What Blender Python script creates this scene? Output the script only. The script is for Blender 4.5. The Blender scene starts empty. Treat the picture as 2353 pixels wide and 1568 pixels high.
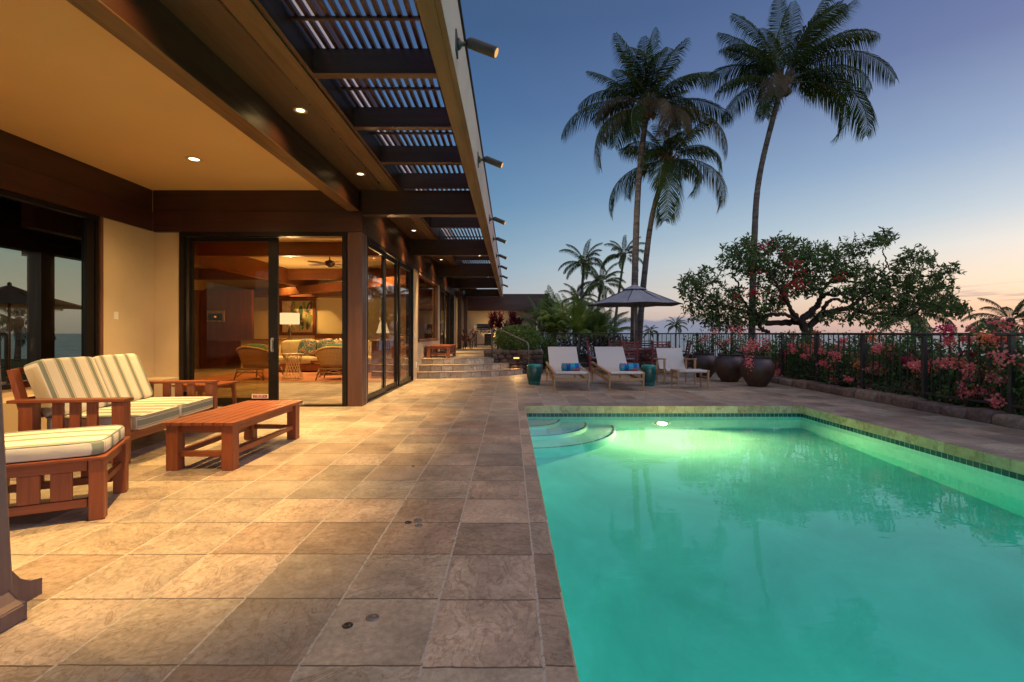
import bpy, math, random
from mathutils import Vector, Matrix
R = math.radians
PI = math.pi
rnd = random.Random(7)
scene = bpy.context.scene
COL = scene.collection

# ------------------------------------------------------------------ camera
VX, VY, F, H = 1173.0, 766.0, 1111.0, 1.24
cd = bpy.data.cameras.new('camera')
cd.sensor_width = 36; cd.lens = 17.0
cd.shift_x = 0.0015; cd.shift_y = -0.00765
cd.clip_start = 0.05; cd.clip_end = 60000
cam = bpy.data.objects.new('camera', cd); COL.objects.link(cam)
cam.location = (0, 0, H); cam.rotation_euler = (R(90), 0, 0)
scene.camera = cam

def at(px, py, Y):
    "point at depth Y seen at (px, py) of the 2353 px wide photo"
    return Vector(((px - VX) * Y / F, Y, H + (VY - py) * Y / F))

# ------------------------------------------------------------------ node helpers
class NT:
    def __init__(s, tree):
        s.t = tree; s.n = tree.nodes; s.l = tree.links
    def new(s, typ, **kw):
        nd = s.n.new(typ)
        for k, v in kw.items(): setattr(nd, k, v)
        return nd
    def put(s, sock, val):
        if val is None: return
        if isinstance(val, bpy.types.NodeSocket): s.l.new(val, sock)
        else:
            if isinstance(val, (tuple, list)) and sock.type == 'RGBA' and len(val) == 3: val = (*val, 1)
            sock.default_value = val
    def math(s, op, a, b=None, c=None, clamp=False):
        nd = s.new('ShaderNodeMath', operation=op); nd.use_clamp = clamp
        for i, x in enumerate((a, b, c)): s.put(nd.inputs[i], x)
        return nd.outputs[0]
    def vmath(s, op, a, b=None):
        nd = s.new('ShaderNodeVectorMath', operation=op)
        s.put(nd.inputs[0], a); s.put(nd.inputs[1], b)
        return nd.outputs[0]
    def ramp(s, fac, stops, interp='LINEAR'):
        nd = s.new('ShaderNodeValToRGB'); cr = nd.color_ramp; cr.interpolation = interp
        while len(cr.elements) < len(stops): cr.elements.new(0.5)
        for e, (p, c) in zip(cr.elements, stops):
            e.position = p
            e.color = (*c, 1) if isinstance(c, (tuple, list)) else (c, c, c, 1)
        s.put(nd.inputs[0], fac)
        return nd.outputs[0]
    def noise(s, vec, scale, detail=3, rough=0.55, dist=0.0):
        nd = s.new('ShaderNodeTexNoise')
        s.put(nd.inputs['Vector'], vec); s.put(nd.inputs['Scale'], scale)
        s.put(nd.inputs['Detail'], detail); s.put(nd.inputs['Roughness'], rough); s.put(nd.inputs['Distortion'], dist)
        return nd.outputs
    def mix(s, fac, a, b, blend='MIX'):
        nd = s.new('ShaderNodeMix', data_type='RGBA', blend_type=blend)
        s.put(nd.inputs[0], fac); s.put(nd.inputs[6], a); s.put(nd.inputs[7], b)
        return nd.outputs[2]
    def mapr(s, v, a, b, c=0.0, d=1.0):
        nd = s.new('ShaderNodeMapRange')
        for i, x in enumerate((v, a, b, c, d)): s.put(nd.inputs[i], x)
        return nd.outputs[0]
    def sep(s, v):
        nd = s.new('ShaderNodeSeparateXYZ'); s.put(nd.inputs[0], v); return nd.outputs
    def comb(s, x, y, z):
        nd = s.new('ShaderNodeCombineXYZ')
        for i, a in enumerate((x, y, z)): s.put(nd.inputs[i], a)
        return nd.outputs[0]
    def obj(s): return s.new('ShaderNodeTexCoord').outputs['Object']
    def pos(s): return s.new('ShaderNodeNewGeometry').outputs['Position']
    def island(s): return s.new('ShaderNodeNewGeometry').outputs['Random Per Island']
    def scale(s, v, k):
        return s.vmath('MULTIPLY', v, k)

# ------------------------------------------------------------------ dusk sky + light
w = bpy.data.worlds.new('World'); scene.world = w; w.use_nodes = True
SUN_EL, SUN_AZ = R(1.0), R(62)          # sunset glow beyond the right of the frame
def build_world():
    t = NT(w.node_tree); t.n.clear()
    d = t.new('ShaderNodeTexCoord').outputs['Generated']
    x, y, z = t.sep(d)
    el = t.math('DIVIDE', t.math('ARCSINE', t.math('MAXIMUM', z, 0.0)), PI / 2)
    az = t.math('MULTIPLY', t.math('ARCTAN2', x, y), 180 / PI)
    tt = t.mapr(az, -8, 47)
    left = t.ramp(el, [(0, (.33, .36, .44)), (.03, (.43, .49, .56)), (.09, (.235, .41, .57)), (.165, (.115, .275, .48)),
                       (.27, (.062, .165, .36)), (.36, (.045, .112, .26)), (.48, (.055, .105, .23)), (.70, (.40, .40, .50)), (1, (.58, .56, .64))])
    right = t.ramp(el, [(0, (.70, .47, .42)), (.026, (.95, .67, .49)), (.048, (.98, .83, .67)), (.085, (.83, .85, .84)), (.12, (.55, .69, .81)),
                        (.18, (.31, .45, .68)), (.27, (.155, .215, .44)), (.36, (.085, .145, .34)), (.46, (.07, .12, .28)), (.70, (.42, .40, .50)), (1, (.58, .56, .64))])  # both ramps brighten again towards the zenith, added fill from overhead
    c = t.mix(tt, left, right)
    k = t.mapr(y, 0, -.6, 1.0, 2.1)      # sky behind the camera brightened, added as fill for the foreground
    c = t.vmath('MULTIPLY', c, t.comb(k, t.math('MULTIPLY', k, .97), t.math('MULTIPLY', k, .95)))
    # low cloud bank over the sea and thin streaks near the sunset
    azn = t.math('DIVIDE', az, 30)
    v = t.comb(t.math('MULTIPLY', azn, 3.2), t.math('MULTIPLY', el, 42), 0.3)
    n = t.noise(v, 1.6, 5, .6, .4)[0]
    band = t.ramp(el, [(0, 1), (.013, .95), (.021, .62), (.026, .42), (.034, .62), (.042, .40), (.05, 0)])
    azm = t.math('MULTIPLY', t.mapr(az, 4, 9), t.mapr(az, 30, 19))
    m = t.mapr(t.math('ADD', n, t.math('MULTIPLY', band, .62)), .86, 1.0)
    m = t.math('MULTIPLY', t.math('MULTIPLY', m, azm), t.math('MULTIPLY', band, 1.3), clamp=True)
    c = t.mix(t.math('MULTIPLY', m, .92), c, (.23, .285, .41))
    v2 = t.comb(t.math('MULTIPLY', azn, 5), t.math('ADD', t.math('MULTIPLY', el, 190), t.math('MULTIPLY', azn, -2.6)), 3.1)
    n2 = t.noise(v2, 1.5, 3, .5, .2)[0]
    band2 = t.ramp(el, [(.012, 0), (.02, 1), (.036, 1), (.05, 0)])
    m2 = t.math('MULTIPLY', t.math('MULTIPLY', t.mapr(n2, .50, .60), band2), t.mapr(az, 38, 43))
    c = t.mix(t.math('MULTIPLY', m2, .65), c, (.42, .38, .42))
    sky = t.new('ShaderNodeTexSky', sky_type='NISHITA')
    sky.sun_disc = False; sky.sun_elevation = SUN_EL; sky.sun_rotation = SUN_AZ
    sky.dust_density = 1.5
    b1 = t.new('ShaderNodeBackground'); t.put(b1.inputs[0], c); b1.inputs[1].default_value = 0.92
    b2 = t.new('ShaderNodeBackground'); t.put(b2.inputs[0], sky.outputs[0]); b2.inputs[1].default_value = 0.03
    a = t.new('ShaderNodeAddShader'); t.l.new(b1.outputs[0], a.inputs[0]); t.l.new(b2.outputs[0], a.inputs[1])
    o = t.new('ShaderNodeOutputWorld'); t.l.new(a.outputs[0], o.inputs[0])
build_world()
sd = bpy.data.lights.new('sun', 'SUN'); sd.energy = 0.8; sd.angle = R(40); sd.color = (1, .80, .74)
sun = bpy.data.objects.new('sun', sd); COL.objects.link(sun)
sdir = Vector((math.sin(R(100)) * math.cos(R(42)), math.cos(R(100)) * math.cos(R(42)), math.sin(R(42))))   # broad afterglow from the west
sun.rotation_euler = sdir.to_track_quat('Z', 'Y').to_euler()
vs = scene.view_settings
vs.view_transform = 'Standard'; vs.look = 'None'; vs.exposure = 0.0; vs.gamma = 1.0; vs.use_curve_mapping = False
cy = scene.cycles
scene.render.engine = 'CYCLES'
cy.use_denoising = True
cy.max_bounces = 10; cy.diffuse_bounces = 5; cy.glossy_bounces = 4; cy.transmission_bounces = 8; cy.transparent_max_bounces = 16
cy.sample_clamp_indirect = 6; cy.caustics_reflective = False; cy.caustics_refractive = True

# ------------------------------------------------------------------ object helpers
def link(o, parent=None):
    COL.objects.link(o)
    if parent is not None: o.parent = parent
    return o

def tag(o, label, cat, group=None):
    o['label'] = label; o['category'] = cat
    if group: o['group'] = group
    return o

def thing(name, label, cat, loc=(0, 0, 0), rz=0.0, group=None):
    o = bpy.data.objects.new(name, None); o.empty_display_size = 0.2
    o.location = loc; o.rotation_euler = (0, 0, rz)
    link(o); return tag(o, label, cat, group)

def kind(o, k):
    o['kind'] = k; return o

def children(o): return [c for c in bpy.data.objects if c.parent == o]

def dup(root, loc, rz, label, group=None):
    def cp(o, parent):
        c = o.copy(); COL.objects.link(c); c.parent = parent
        for ch in list(o.children): cp(ch, c)
        return c
    r = cp(root, None); r.location = loc; r.rotation_euler = (0, 0, rz)
    r['label'] = label
    if group: r['group'] = group
    return r

class MB:
    def __init__(s): s.v = []; s.f = []; s.m = []; s.cur = 0; s.off = Vector((0, 0, 0))
    def add(s, vs_, fs):
        b = len(s.v); s.v += [tuple(p) for p in vs_]
        for f in fs: s.f.append([b + i for i in f]); s.m.append(s.cur)
        return s
    def box(s, x0, x1, y0, y1, z0, z1):
        v = [(x0, y0, z0), (x1, y0, z0), (x1, y1, z0), (x0, y1, z0), (x0, y0, z1), (x1, y0, z1), (x1, y1, z1), (x0, y1, z1)]
        return s.add(v, [(0, 3, 2, 1), (4, 5, 6, 7), (0, 1, 5, 4), (1, 2, 6, 5), (2, 3, 7, 6), (3, 0, 4, 7)])
    def obox(s, c, size, rot=None, taper=1.0):
        hx, hy, hz = (a / 2 for a in size); k = taper
        v = [(-hx, -hy, -hz), (hx, -hy, -hz), (hx, hy, -hz), (-hx, hy, -hz), (-hx * k, -hy * k, hz), (hx * k, -hy * k, hz), (hx * k, hy * k, hz), (-hx * k, hy * k, hz)]
        M = rot or Matrix.Identity(3); c = Vector(c)
        return s.add([c + M @ Vector(p) for p in v], [(0, 3, 2, 1), (4, 5, 6, 7), (0, 1, 5, 4), (1, 2, 6, 5), (2, 3, 7, 6), (3, 0, 4, 7)])
    def bar(s, a, b, wx, wy, up=(0, 0, 1)):
        "square bar from a to b"
        a, b = Vector(a), Vector(b); d = (b - a); L = d.length; d.normalize()
        u = Vector(up)
        if abs(d.dot(u)) > .95: u = Vector((0, 1, 0))
        x = d.cross(u).normalized(); y = x.cross(d)
        M = Matrix((x, y, d)).transposed()
        return s.obox((a + b) / 2, (wx, wy, L), M)
    def tube(s, pts, r, n=8, cap=True):
        pts = [Vector(p) for p in pts]; rs = r if isinstance(r, (list, tuple)) else [r] * len(pts)
        vs_, fs = [], []; ref = None
        for i, p in enumerate(pts):
            d = (pts[min(i + 1, len(pts) - 1)] - pts[max(i - 1, 0)])
            if d.length < 1e-9: d = Vector((0, 0, 1))
            d.normalize()
            if ref is None: ref = Vector((1, 0, 0)) if abs(d.x) < .8 else Vector((0, 1, 0))
            x = (ref - d * ref.dot(d)).normalized(); y = d.cross(x); ref = x
            for k in range(n):
                a = 2 * PI * k / n; vs_.append(p + (x * math.cos(a) + y * math.sin(a)) * rs[i])
        for i in range(len(pts) - 1):
            for k in range(n):
                a, b = i * n + k, i * n + (k + 1) % n; fs.append((a, b, b + n, a + n))
        if cap: fs += [tuple(range(n))[::-1], tuple(range((len(pts) - 1) * n, len(pts) * n))]
        return s.add(vs_, fs)
    def lathe(s, prof, n=24, c=(0, 0, 0), cap=True):
        c = Vector(c); vs_, fs = [], []
        for (r_, z) in prof:
            for k in range(n):
                a = 2 * PI * k / n; vs_.append(c + Vector((r_ * math.cos(a), r_ * math.sin(a), z)))
        for i in range(len(prof) - 1):
            for k in range(n):
                a, b = i * n + k, i * n + (k + 1) % n; fs.append((a, b, b + n, a + n))
        if cap: fs += [tuple(range(n))[::-1], tuple(range((len(prof) - 1) * n, len(prof) * n))]
        return s.add(vs_, fs)
    def sell(s, c, half, rot=None, e=0.28, n=20, puff=0.0):
        "rounded cushion (superellipsoid)"
        M = rot or Matrix.Identity(3); c = Vector(c); nu, nv = n * 2, n
        pw = lambda t: math.copysign(abs(t) ** e, t)
        vs_, fs = [], []
        for i in range(nv + 1):
            ph = -PI / 2 + PI * i / nv
            for k in range(nu):
                th = 2 * PI * k / nu
                x, y, z = pw(math.cos(ph)) * pw(math.cos(th)), pw(math.cos(ph)) * pw(math.sin(th)), pw(math.sin(ph))
                q = 1 + puff * (1 - x * x) * (1 - y * y)
                vs_.append(c + M @ Vector((x * half[0], y * half[1], z * half[2] * q)))
        for i in range(nv):
            for k in range(nu):
                a, b = i * nu + k, i * nu + (k + 1) % nu; fs.append((a, b, b + nu, a + nu))
        return s.add(vs_, fs)
    def build(s, name, mats, parent=None, world=False, smooth=False, bevel=0.0, loc=None):
        off = Vector((0, 0, 0))
        if world and parent is not None:
            p = parent
            while p is not None: off += p.location; p = p.parent
        if loc is not None: off = Vector(loc)
        me = bpy.data.meshes.new(name)
        me.from_pydata([tuple(Vector(p) - off) for p in s.v], [], s.f)
        for m in (mats if isinstance(mats, (list, tuple)) else [mats]): me.materials.append(m)
        me.polygons.foreach_set('material_index', s.m)
        me.polygons.foreach_set('use_smooth', [smooth] * len(s.f))
        me.update()
        o = bpy.data.objects.new(name, me)
        if loc is not None: o.location = loc
        link(o, parent)
        if bevel:
            b = o.modifiers.new('bevel', 'BEVEL'); b.width = bevel; b.segments = 2; b.limit_method = 'ANGLE'; b.angle_limit = R(40)
        return o

def part(name, mats, parent, *boxes, bevel=0.0):
    m = MB()
    for b in boxes: m.box(*b)
    return m.build(name, mats, parent, world=True, bevel=bevel)

def light(kind_, name, parent, loc, energy, color, size=.04, spot=None, blend=1.0, aim=None):
    d = bpy.data.lights.new(name, kind_); d.energy = energy; d.color = color
    if kind_ in ('POINT', 'SPOT'): d.shadow_soft_size = size
    if kind_ == 'SPOT': d.spot_size = R(spot); d.spot_blend = blend
    if kind_ == 'AREA': d.size = size
    o = bpy.data.objects.new(name, d)
    off = Vector((0, 0, 0)); p = parent
    while p is not None: off += p.location; p = p.parent
    o.location = Vector(loc) - off
    if aim is not None: o.rotation_euler = (Vector(loc) - Vector(aim)).to_track_quat('Z', 'Y').to_euler()
    link(o, parent); return o

# ------------------------------------------------------------------ materials
def material(name, fn):
    m = bpy.data.materials.new(name); m.use_nodes = True
    t = NT(m.node_tree); t.n.clear()
    out = t.new('ShaderNodeOutputMaterial')
    res = fn(t)
    if isinstance(res, tuple):
        t.l.new(res[0], out.inputs['Surface'])
        if res[1] is not None: t.l.new(res[1], out.inputs['Volume'])
    else: t.l.new(res, out.inputs['Surface'])
    return m

def bsdf(t, color, rough=.5, metal=0.0, bump=None, bdist=.01, bstr=.5, spec=.5, **kw):
    p = t.new('ShaderNodeBsdfPrincipled')
    t.put(p.inputs['Base Color'], color); t.put(p.inputs['Roughness'], rough); t.put(p.inputs['Metallic'], metal)
    p.inputs['Specular IOR Level'].default_value = spec
    for k, v in kw.items(): t.put(p.inputs[k.replace('_', ' ')], v)
    if bump is not None:
        b = t.new('ShaderNodeBump'); b.inputs['Distance'].default_value = bdist; b.inputs['Strength'].default_value = bstr
        t.put(b.inputs['Height'], bump); t.l.new(b.outputs[0], p.inputs['Normal'])
    return p.outputs[0]

def plain(name, c, rough=.5, metal=0.0, var=.15, nscale=6, bump=0.0, spec=.5):
    def fn(t):
        n = t.noise(t.obj(), nscale, 4, .6)[0]
        k = t.mapr(n, .3, .7, 1 - var, 1 + var)
        col = t.vmath('MULTIPLY', t.comb(c[0], c[1], c[2]), t.comb(k, k, k))
        return bsdf(t, col, t.mapr(n, .3, .7, rough - .06, rough + .06), metal, n if bump else None, bump or .01, spec=spec)
    return material(name, fn)

def wood(name, c1, c2, rough=.4, axis=1, fine=1.0, spec=.5):
    "grain runs along object axis"
    def fn(t):
        s = [26 * fine] * 3; s[axis] = 1.6 * fine
        isl = t.island()
        v = t.vmath('ADD', t.scale(t.obj(), tuple(s)), t.comb(t.math('MULTIPLY', isl, 37.0), t.math('MULTIPLY', isl, 11.0), 0.0))
        n = t.noise(v, 1.0, 5, .6, .6)[0]
        big = t.noise(t.obj(), 1.3, 2)[0]
        col = t.mix(t.mapr(n, .3, .72), c1, c2)
        k = t.math('ADD', t.mapr(big, .3, .7, .8, 1.12), t.math('MULTIPLY', isl, .12))
        col = t.vmath('MULTIPLY', col, t.comb(k, k, k))
        return bsdf(t, col, t.mapr(n, .3, .7, rough - .08, rough + .1), 0, n, .002, .4, spec)
    return material(name, fn)

def stucco(name, c, scale=90, var=.1):
    def fn(t):
        p = t.pos()
        n = t.noise(p, scale, 3, .6)[0]; b = t.noise(p, .8, 3)[0]
        k = t.mapr(b, .3, .7, 1 - var, 1 + var)
        return bsdf(t, t.vmath('MULTIPLY', t.comb(*c), t.comb(k, k, k)), .85, 0, n, .004, .6, .2)
    return material(name, fn)

TILE, TX, TY = .455, -.331, 1.807
def tile_fn(warm=1.0, grout=True):
    def fn(t):
        p = t.pos()
        wob = t.noise(p, 9, 2)[1]
        p2 = t.vmath('ADD', p, t.scale(t.vmath('SUBTRACT', wob, (.5, .5, .5)), (.012, .012, 0)))
        x, y, z = t.sep(p2)
        u = t.math('DIVIDE', t.math('SUBTRACT', x, TX), TILE); vv = t.math('DIVIDE', t.math('SUBTRACT', y, TY), TILE)
        # long joints drift slightly from column to column
        iu = t.math('FLOOR', u)
        wn0 = t.new('ShaderNodeTexWhiteNoise', noise_dimensions='1D'); t.put(wn0.inputs['W'], iu)
        vv = t.math('ADD', vv, t.math('MULTIPLY', wn0.outputs[0], .05))
        iv = t.math('FLOOR', vv)
        fu, fv = t.math('FRACT', u), t.math('FRACT', vv)
        du = t.math('MINIMUM', fu, t.math('SUBTRACT', 1.0, fu)); dv = t.math('MINIMUM', fv, t.math('SUBTRACT', 1.0, fv))
        wn = t.new('ShaderNodeTexWhiteNoise', noise_dimensions='3D'); t.put(wn.inputs['Vector'], t.comb(iu, iv, 3.0))
        r1, (rc) = wn.outputs[0], wn.outputs[1]
        ca, cb, cc = t.sep(rc)
        base = t.ramp(r1, [(0, (.225, .165, .125)), (.2, (.35, .275, .21)), (.38, (.25, .215, .18)), (.55, (.46, .355, .275)),
                           (.7, (.30, .215, .16)), (.85, (.38, .33, .26)), (1, (.18, .142, .12))])
        # cleft-stone streaks, turned differently on every tile
        ang = t.math('MULTIPLY', ca, 3.1)
        ro = t.new('ShaderNodeVectorRotate', rotation_type='Z_AXIS'); t.put(ro.inputs['Vector'], t.comb(x, y, 0.0)); t.put(ro.inputs['Angle'], ang)
        sv = t.vmath('ADD', t.scale(ro.outputs[0], (2.4, 5.2, 1)), t.scale(rc, (31, 57, 0)))
        n = t.noise(sv, 1.5, 7, .62, 1.2)[0]
        nf = t.noise(t.vmath('ADD', p, t.scale(rc, (7, 7, 0))), 34, 6, .72, .5)[0]
        bl = t.noise(t.vmath('ADD', p, t.scale(rc, (9, 9, 0))), 3.2, 3, .55)[0]
        col = t.mix(t.mapr(n, .42, .66, 0, .42), base, t.mix(cb, (.20, .13, .082), (.40, .31, .235)))
        vein = t.math('SUBTRACT', 1.0, t.math('MULTIPLY', t.math('ABSOLUTE', t.math('SUBTRACT', n, .5)), 38), clamp=True)
        col = t.mix(t.math('MULTIPLY', vein, t.math('MULTIPLY', t.math('GREATER_THAN', cc, .25), .55)), col, (.15, .088, .048))
        k = t.math('MULTIPLY', t.mapr(bl, .3, .7, .72, 1.22), t.mapr(nf, .3, .7, .70, 1.3))
        col = t.vmath('MULTIPLY', col, t.comb(k, t.math('MULTIPLY', k, .985), t.math('MULTIPLY', k, .93)))
        gn = t.noise(p, 40, 2)[0]
        gx = t.math('LESS_THAN', du, t.mapr(gn, .3, .7, .009, .014)); gy = t.math('LESS_THAN', dv, t.mapr(gn, .3, .7, .007, .012))
        if grout:
            col = t.mix(gy, col, (.105, .08, .06)); col = t.mix(gx, col, t.mix(t.mapr(gn, .30, .5), (.24, .20, .16), (.43, .38, .32)))
        hgt = t.math('ADD', t.math('MULTIPLY', n, .8), t.math('MULTIPLY', nf, .5))
        hgt = t.math('SUBTRACT', hgt, t.math('MULTIPLY', t.math('MAXIMUM', gx, gy), .9))
        rough = t.mapr(nf, .3, .7, .42, .66)
        return bsdf(t, col, rough, 0, hgt, .006, .7, .45)
    return fn

def foliage(name, cols, trans=.35, rough=.45, spec=.35):
    def fn(t):
        i = t.island()
        n = t.noise(t.obj(), 2.2, 2)[0]
        f = t.math('ADD', t.math('MULTIPLY', i, .75), t.math('MULTIPLY', n, .3))
        k = len(cols)
        col = t.ramp(f, [(j / (k - 1), c) for j, c in enumerate(cols)])
        p = bsdf(t, col, rough, 0, None, spec=spec)
        tr = t.new('ShaderNodeBsdfTranslucent'); t.put(tr.inputs[0], col)
        mx = t.new('ShaderNodeMixShader'); mx.inputs[0].default_value = trans
        t.l.new(p, mx.inputs[1]); t.l.new(tr.outputs[0], mx.inputs[2])
        return mx.outputs[0]
    return material(name, fn)

def island_stone(name, stops, rough=.7, nscale=14, bump=.006, mott=.25, vein=None):
    def fn(t):
        i = t.island(); p = t.pos()
        pv = t.vmath('ADD', p, t.comb(t.math('MULTIPLY', i, 13.0), t.math('MULTIPLY', i, 7.0), 0.0))
        n = t.noise(pv, nscale, 6, .65, .5)[0]; b = t.noise(pv, nscale * .22, 3, .6)[0]
        col = t.ramp(i, stops)
        k = t.math('MULTIPLY', t.mapr(n, .3, .7, 1 - mott, 1 + mott), t.mapr(b, .3, .7, .8, 1.2))
        col = t.vmath('MULTIPLY', col, t.comb(k, k, k))
        if vein:
            vv = t.math('SUBTRACT', 1.0, t.math('MULTIPLY', t.math('ABSOLUTE', t.math('SUBTRACT', b, .5)), 30), clamp=True)
            col = t.mix(t.math('MULTIPLY', vv, .6), col, vein)
        return bsdf(t, col, rough, 0, n, bump, .8, .35)
    return material(name, fn)

def emit(name, c, s):
    def fn(t):
        e = t.new('ShaderNodeEmission'); t.put(e.inputs[0], c); e.inputs[1].default_value = s
        return e.outputs[0]
    return material(name, fn)

def glass(name, tint, refl=1.0, base=.0):
    def fn(t):
        tr = t.new('ShaderNodeBsdfTransparent'); t.put(tr.inputs[0], tint)
        gl = t.new('ShaderNodeBsdfGlossy'); gl.inputs['Roughness'].default_value = .0; t.put(gl.inputs[0], (1, 1, 1))
        fr = t.new('ShaderNodeFresnel')
        t.put(fr.inputs[0], t.math('SUBTRACT', 1.5, t.math('MULTIPLY', t.new('ShaderNodeNewGeometry').outputs['Backfacing'], .8333)))
        f = t.math('ADD', t.math('MULTIPLY', fr.outputs[0], refl), base, clamp=True)
        mx = t.new('ShaderNodeMixShader'); t.put(mx.inputs[0], f)
        t.l.new(tr.outputs[0], mx.inputs[1]); t.l.new(gl.outputs[0], mx.inputs[2])
        return mx.outputs[0]
    return material(name, fn)

M = {}
M['tile'] = material('quartzite paving', tile_fn())
M['beam'] = wood('dark stained beam', (.068, .022, .013), (.036, .012, .008), .38, axis=1, fine=.5)
M['beamx'] = wood('dark stained crossbeam', (.068, .022, .013), (.036, .012, .008), .38, axis=0, fine=.5)
M['beamz'] = wood('stained column wood', (.125, .052, .032), (.08, .032, .02), .42, axis=2, fine=.5)
M['fasciawood'] = wood('oiled fascia wood', (.15, .07, .028), (.10, .045, .018), .4, axis=1, fine=.5)
M['soffit'] = wood('soffit boards', (.09, .042, .02), (.055, .025, .013), .42, axis=1, fine=.5)
M['ceil'] = stucco('ochre ceiling plaster', (.68, .435, .205), 60, .04)
M['stucco'] = stucco('sand stucco', (.56, .43, .275))
M['pinkstucco'] = stucco('greyish fascia plaster', (.44, .36, .33))
M['whitewall'] = stucco('pale lilac white plaster', (.74, .68, .68))
M['cream'] = stucco('cream interior plaster', (.60, .45, .22), 60, .05)
M['bronze'] = plain('dark bronze frame', (.020, .016, .014), .35, .6)
M['iron'] = plain('dark painted iron', (.055, .048, .044), .45, .3, .2)
M['teak'] = wood('red teak', (.265, .068, .020), (.165, .037, .012), .42, axis=1)
M['teakx'] = wood('red teak across', (.265, .068, .020), (.165, .037, .012), .42, axis=0)
M['teakz'] = wood('red teak upright', (.265, .068, .020), (.165, .037, .012), .42, axis=2)
M['paleteak'] = wood('pale teak', (.42, .25, .13), (.33, .185, .09), .5, axis=1)
M['redwood'] = wood('red stained cedar', (.30, .058, .05), (.20, .04, .034), .5, axis=0)
M['cabinet'] = wood('koa cabinet', (.22, .065, .02), (.13, .035, .011), .35, axis=2, fine=.4)
M['intbeam'] = wood('interior koa beam', (.20, .065, .022), (.12, .037, .013), .35, axis=0, fine=.4)
M['sling'] = plain('grey sling mesh', (.47, .44, .42), .7, 0, .05, 40)
M['canvas'] = plain('slate canvas', (.26, .265, .295), .85, 0, .08, 5)
M['steel'] = plain('brushed steel', (.55, .53, .50), .28, .9, .05)
M['black'] = plain('black enamel', (.012, .012, .013), .3, 0, .2)
M['white'] = plain('white plastic', (.75, .72, .66), .4, 0, .03)
M['iface'] = plain('lamp trim', (.5, .4, .28), .4, 0, .05)
M['rattan'] = None
M['lens'] = emit('lit downlight lens', (1, .66, .30), 7.0)
M['lensdim'] = emit('lit spotlight lens', (1, .52, .16), 1.0)
M['shade'] = emit('lit lampshade', (1, .66, .30), 1.15)
M['water_glow'] = emit('lit pool lamp lens', (1, .86, .55), 14.0)
M['rim_glow'] = emit('rim with painted lamp light', (1, .9, .5), 1.6)
M['glass'] = glass('clear door glass', (.95, .94, .92), .9, .0)
M['sideglass'] = glass('lightly bronzed window glass', (.82, .76, .60), .35, .0)
M['darkglass'] = glass('tinted window glass', (.58, .54, .46), .55, .0)
M['oldglass'] = glass('bronze tinted glass', (.72, .62, .44), .55, .0)
M['lava'] = island_stone('lava rock', [(0, (.05, .038, .034)), (.5, (.085, .06, .05)), (1, (.12, .085, .068))], .9, 18, .02, .45)
M['curb'] = island_stone('rough brown fieldstone', [(0, (.13, .085, .07)), (.35, (.27, .165, .115)), (.6, (.17, .115, .10)), (.8, (.38, .27, .18)), (1, (.23, .15, .11))], .9, 16, .02, .4)
M['coping'] = island_stone('quartzite coping', [(0, (.38, .28, .17)), (.25, (.47, .37, .24)), (.5, (.34, .23, .13)), (.75, (.44, .36, .25)), (1, (.42, .29, .16))], .6, 12, .004, .18, (.20, .12, .06))
M['riser'] = island_stone('quartzite riser blocks', [(0, (.26, .215, .165)), (.3, (.44, .36, .28)), (.6, (.32, .25, .185)), (1, (.52, .45, .36))], .6, 12, .004, .18, (.2, .14, .09))
M['grass'] = None

def rattan_fn(t):
    p = t.obj()
    wv = t.new('ShaderNodeTexWave', wave_type='BANDS', bands_direction='Z'); wv.inputs['Scale'].default_value = 9; wv.inputs['Distortion'].default_value = 2.5
    t.put(wv.inputs['Vector'], p)
    w2 = t.new('ShaderNodeTexWave', wave_type='BANDS', bands_direction='X'); w2.inputs['Scale'].default_value = 9; w2.inputs['Distortion'].default_value = 2.5
    t.put(w2.inputs['Vector'], p)
    h = t.math('MULTIPLY', wv.outputs[1], w2.outputs[1])
    col = t.mix(h, (.26, .13, .045), (.55, .34, .14))
    return bsdf(t, col, .5, 0, h, .01, .8)
M['rattan'] = material('woven rattan', rattan_fn)

def stripe_fn(t):
    x, y, z = t.sep(t.obj())
    f = t.math('FRACT', t.math('ADD', t.math('DIVIDE', y, .205), .22))
    c = t.ramp(f, [(0, (.66, .60, .49)), (.50, (.66, .60, .49)), (.51, (.42, .33, .20)), (.555, (.42, .33, .20)), (.565, (.62, .56, .46)), (.595, (.62, .56, .46)),
                   (.60, (.22, .24, .19)), (.83, (.20, .225, .175)), (.835, (.62, .56, .46)), (.87, (.62, .56, .46)), (.88, (.42, .33, .20)), (.925, (.42, .33, .20)), (.935, (.66, .60, .49))], 'LINEAR')
    n = t.noise(t.obj(), 300, 2)[0]; b = t.noise(t.obj(), 7, 3)[0]
    return bsdf(t, c, .85, 0, t.math('ADD', t.math('MULTIPLY', b, 3.0), t.math('MULTIPLY', n, .2)), .008, .35, .15)
M['stripe'] = material('striped cushion canvas', stripe_fn)
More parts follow.
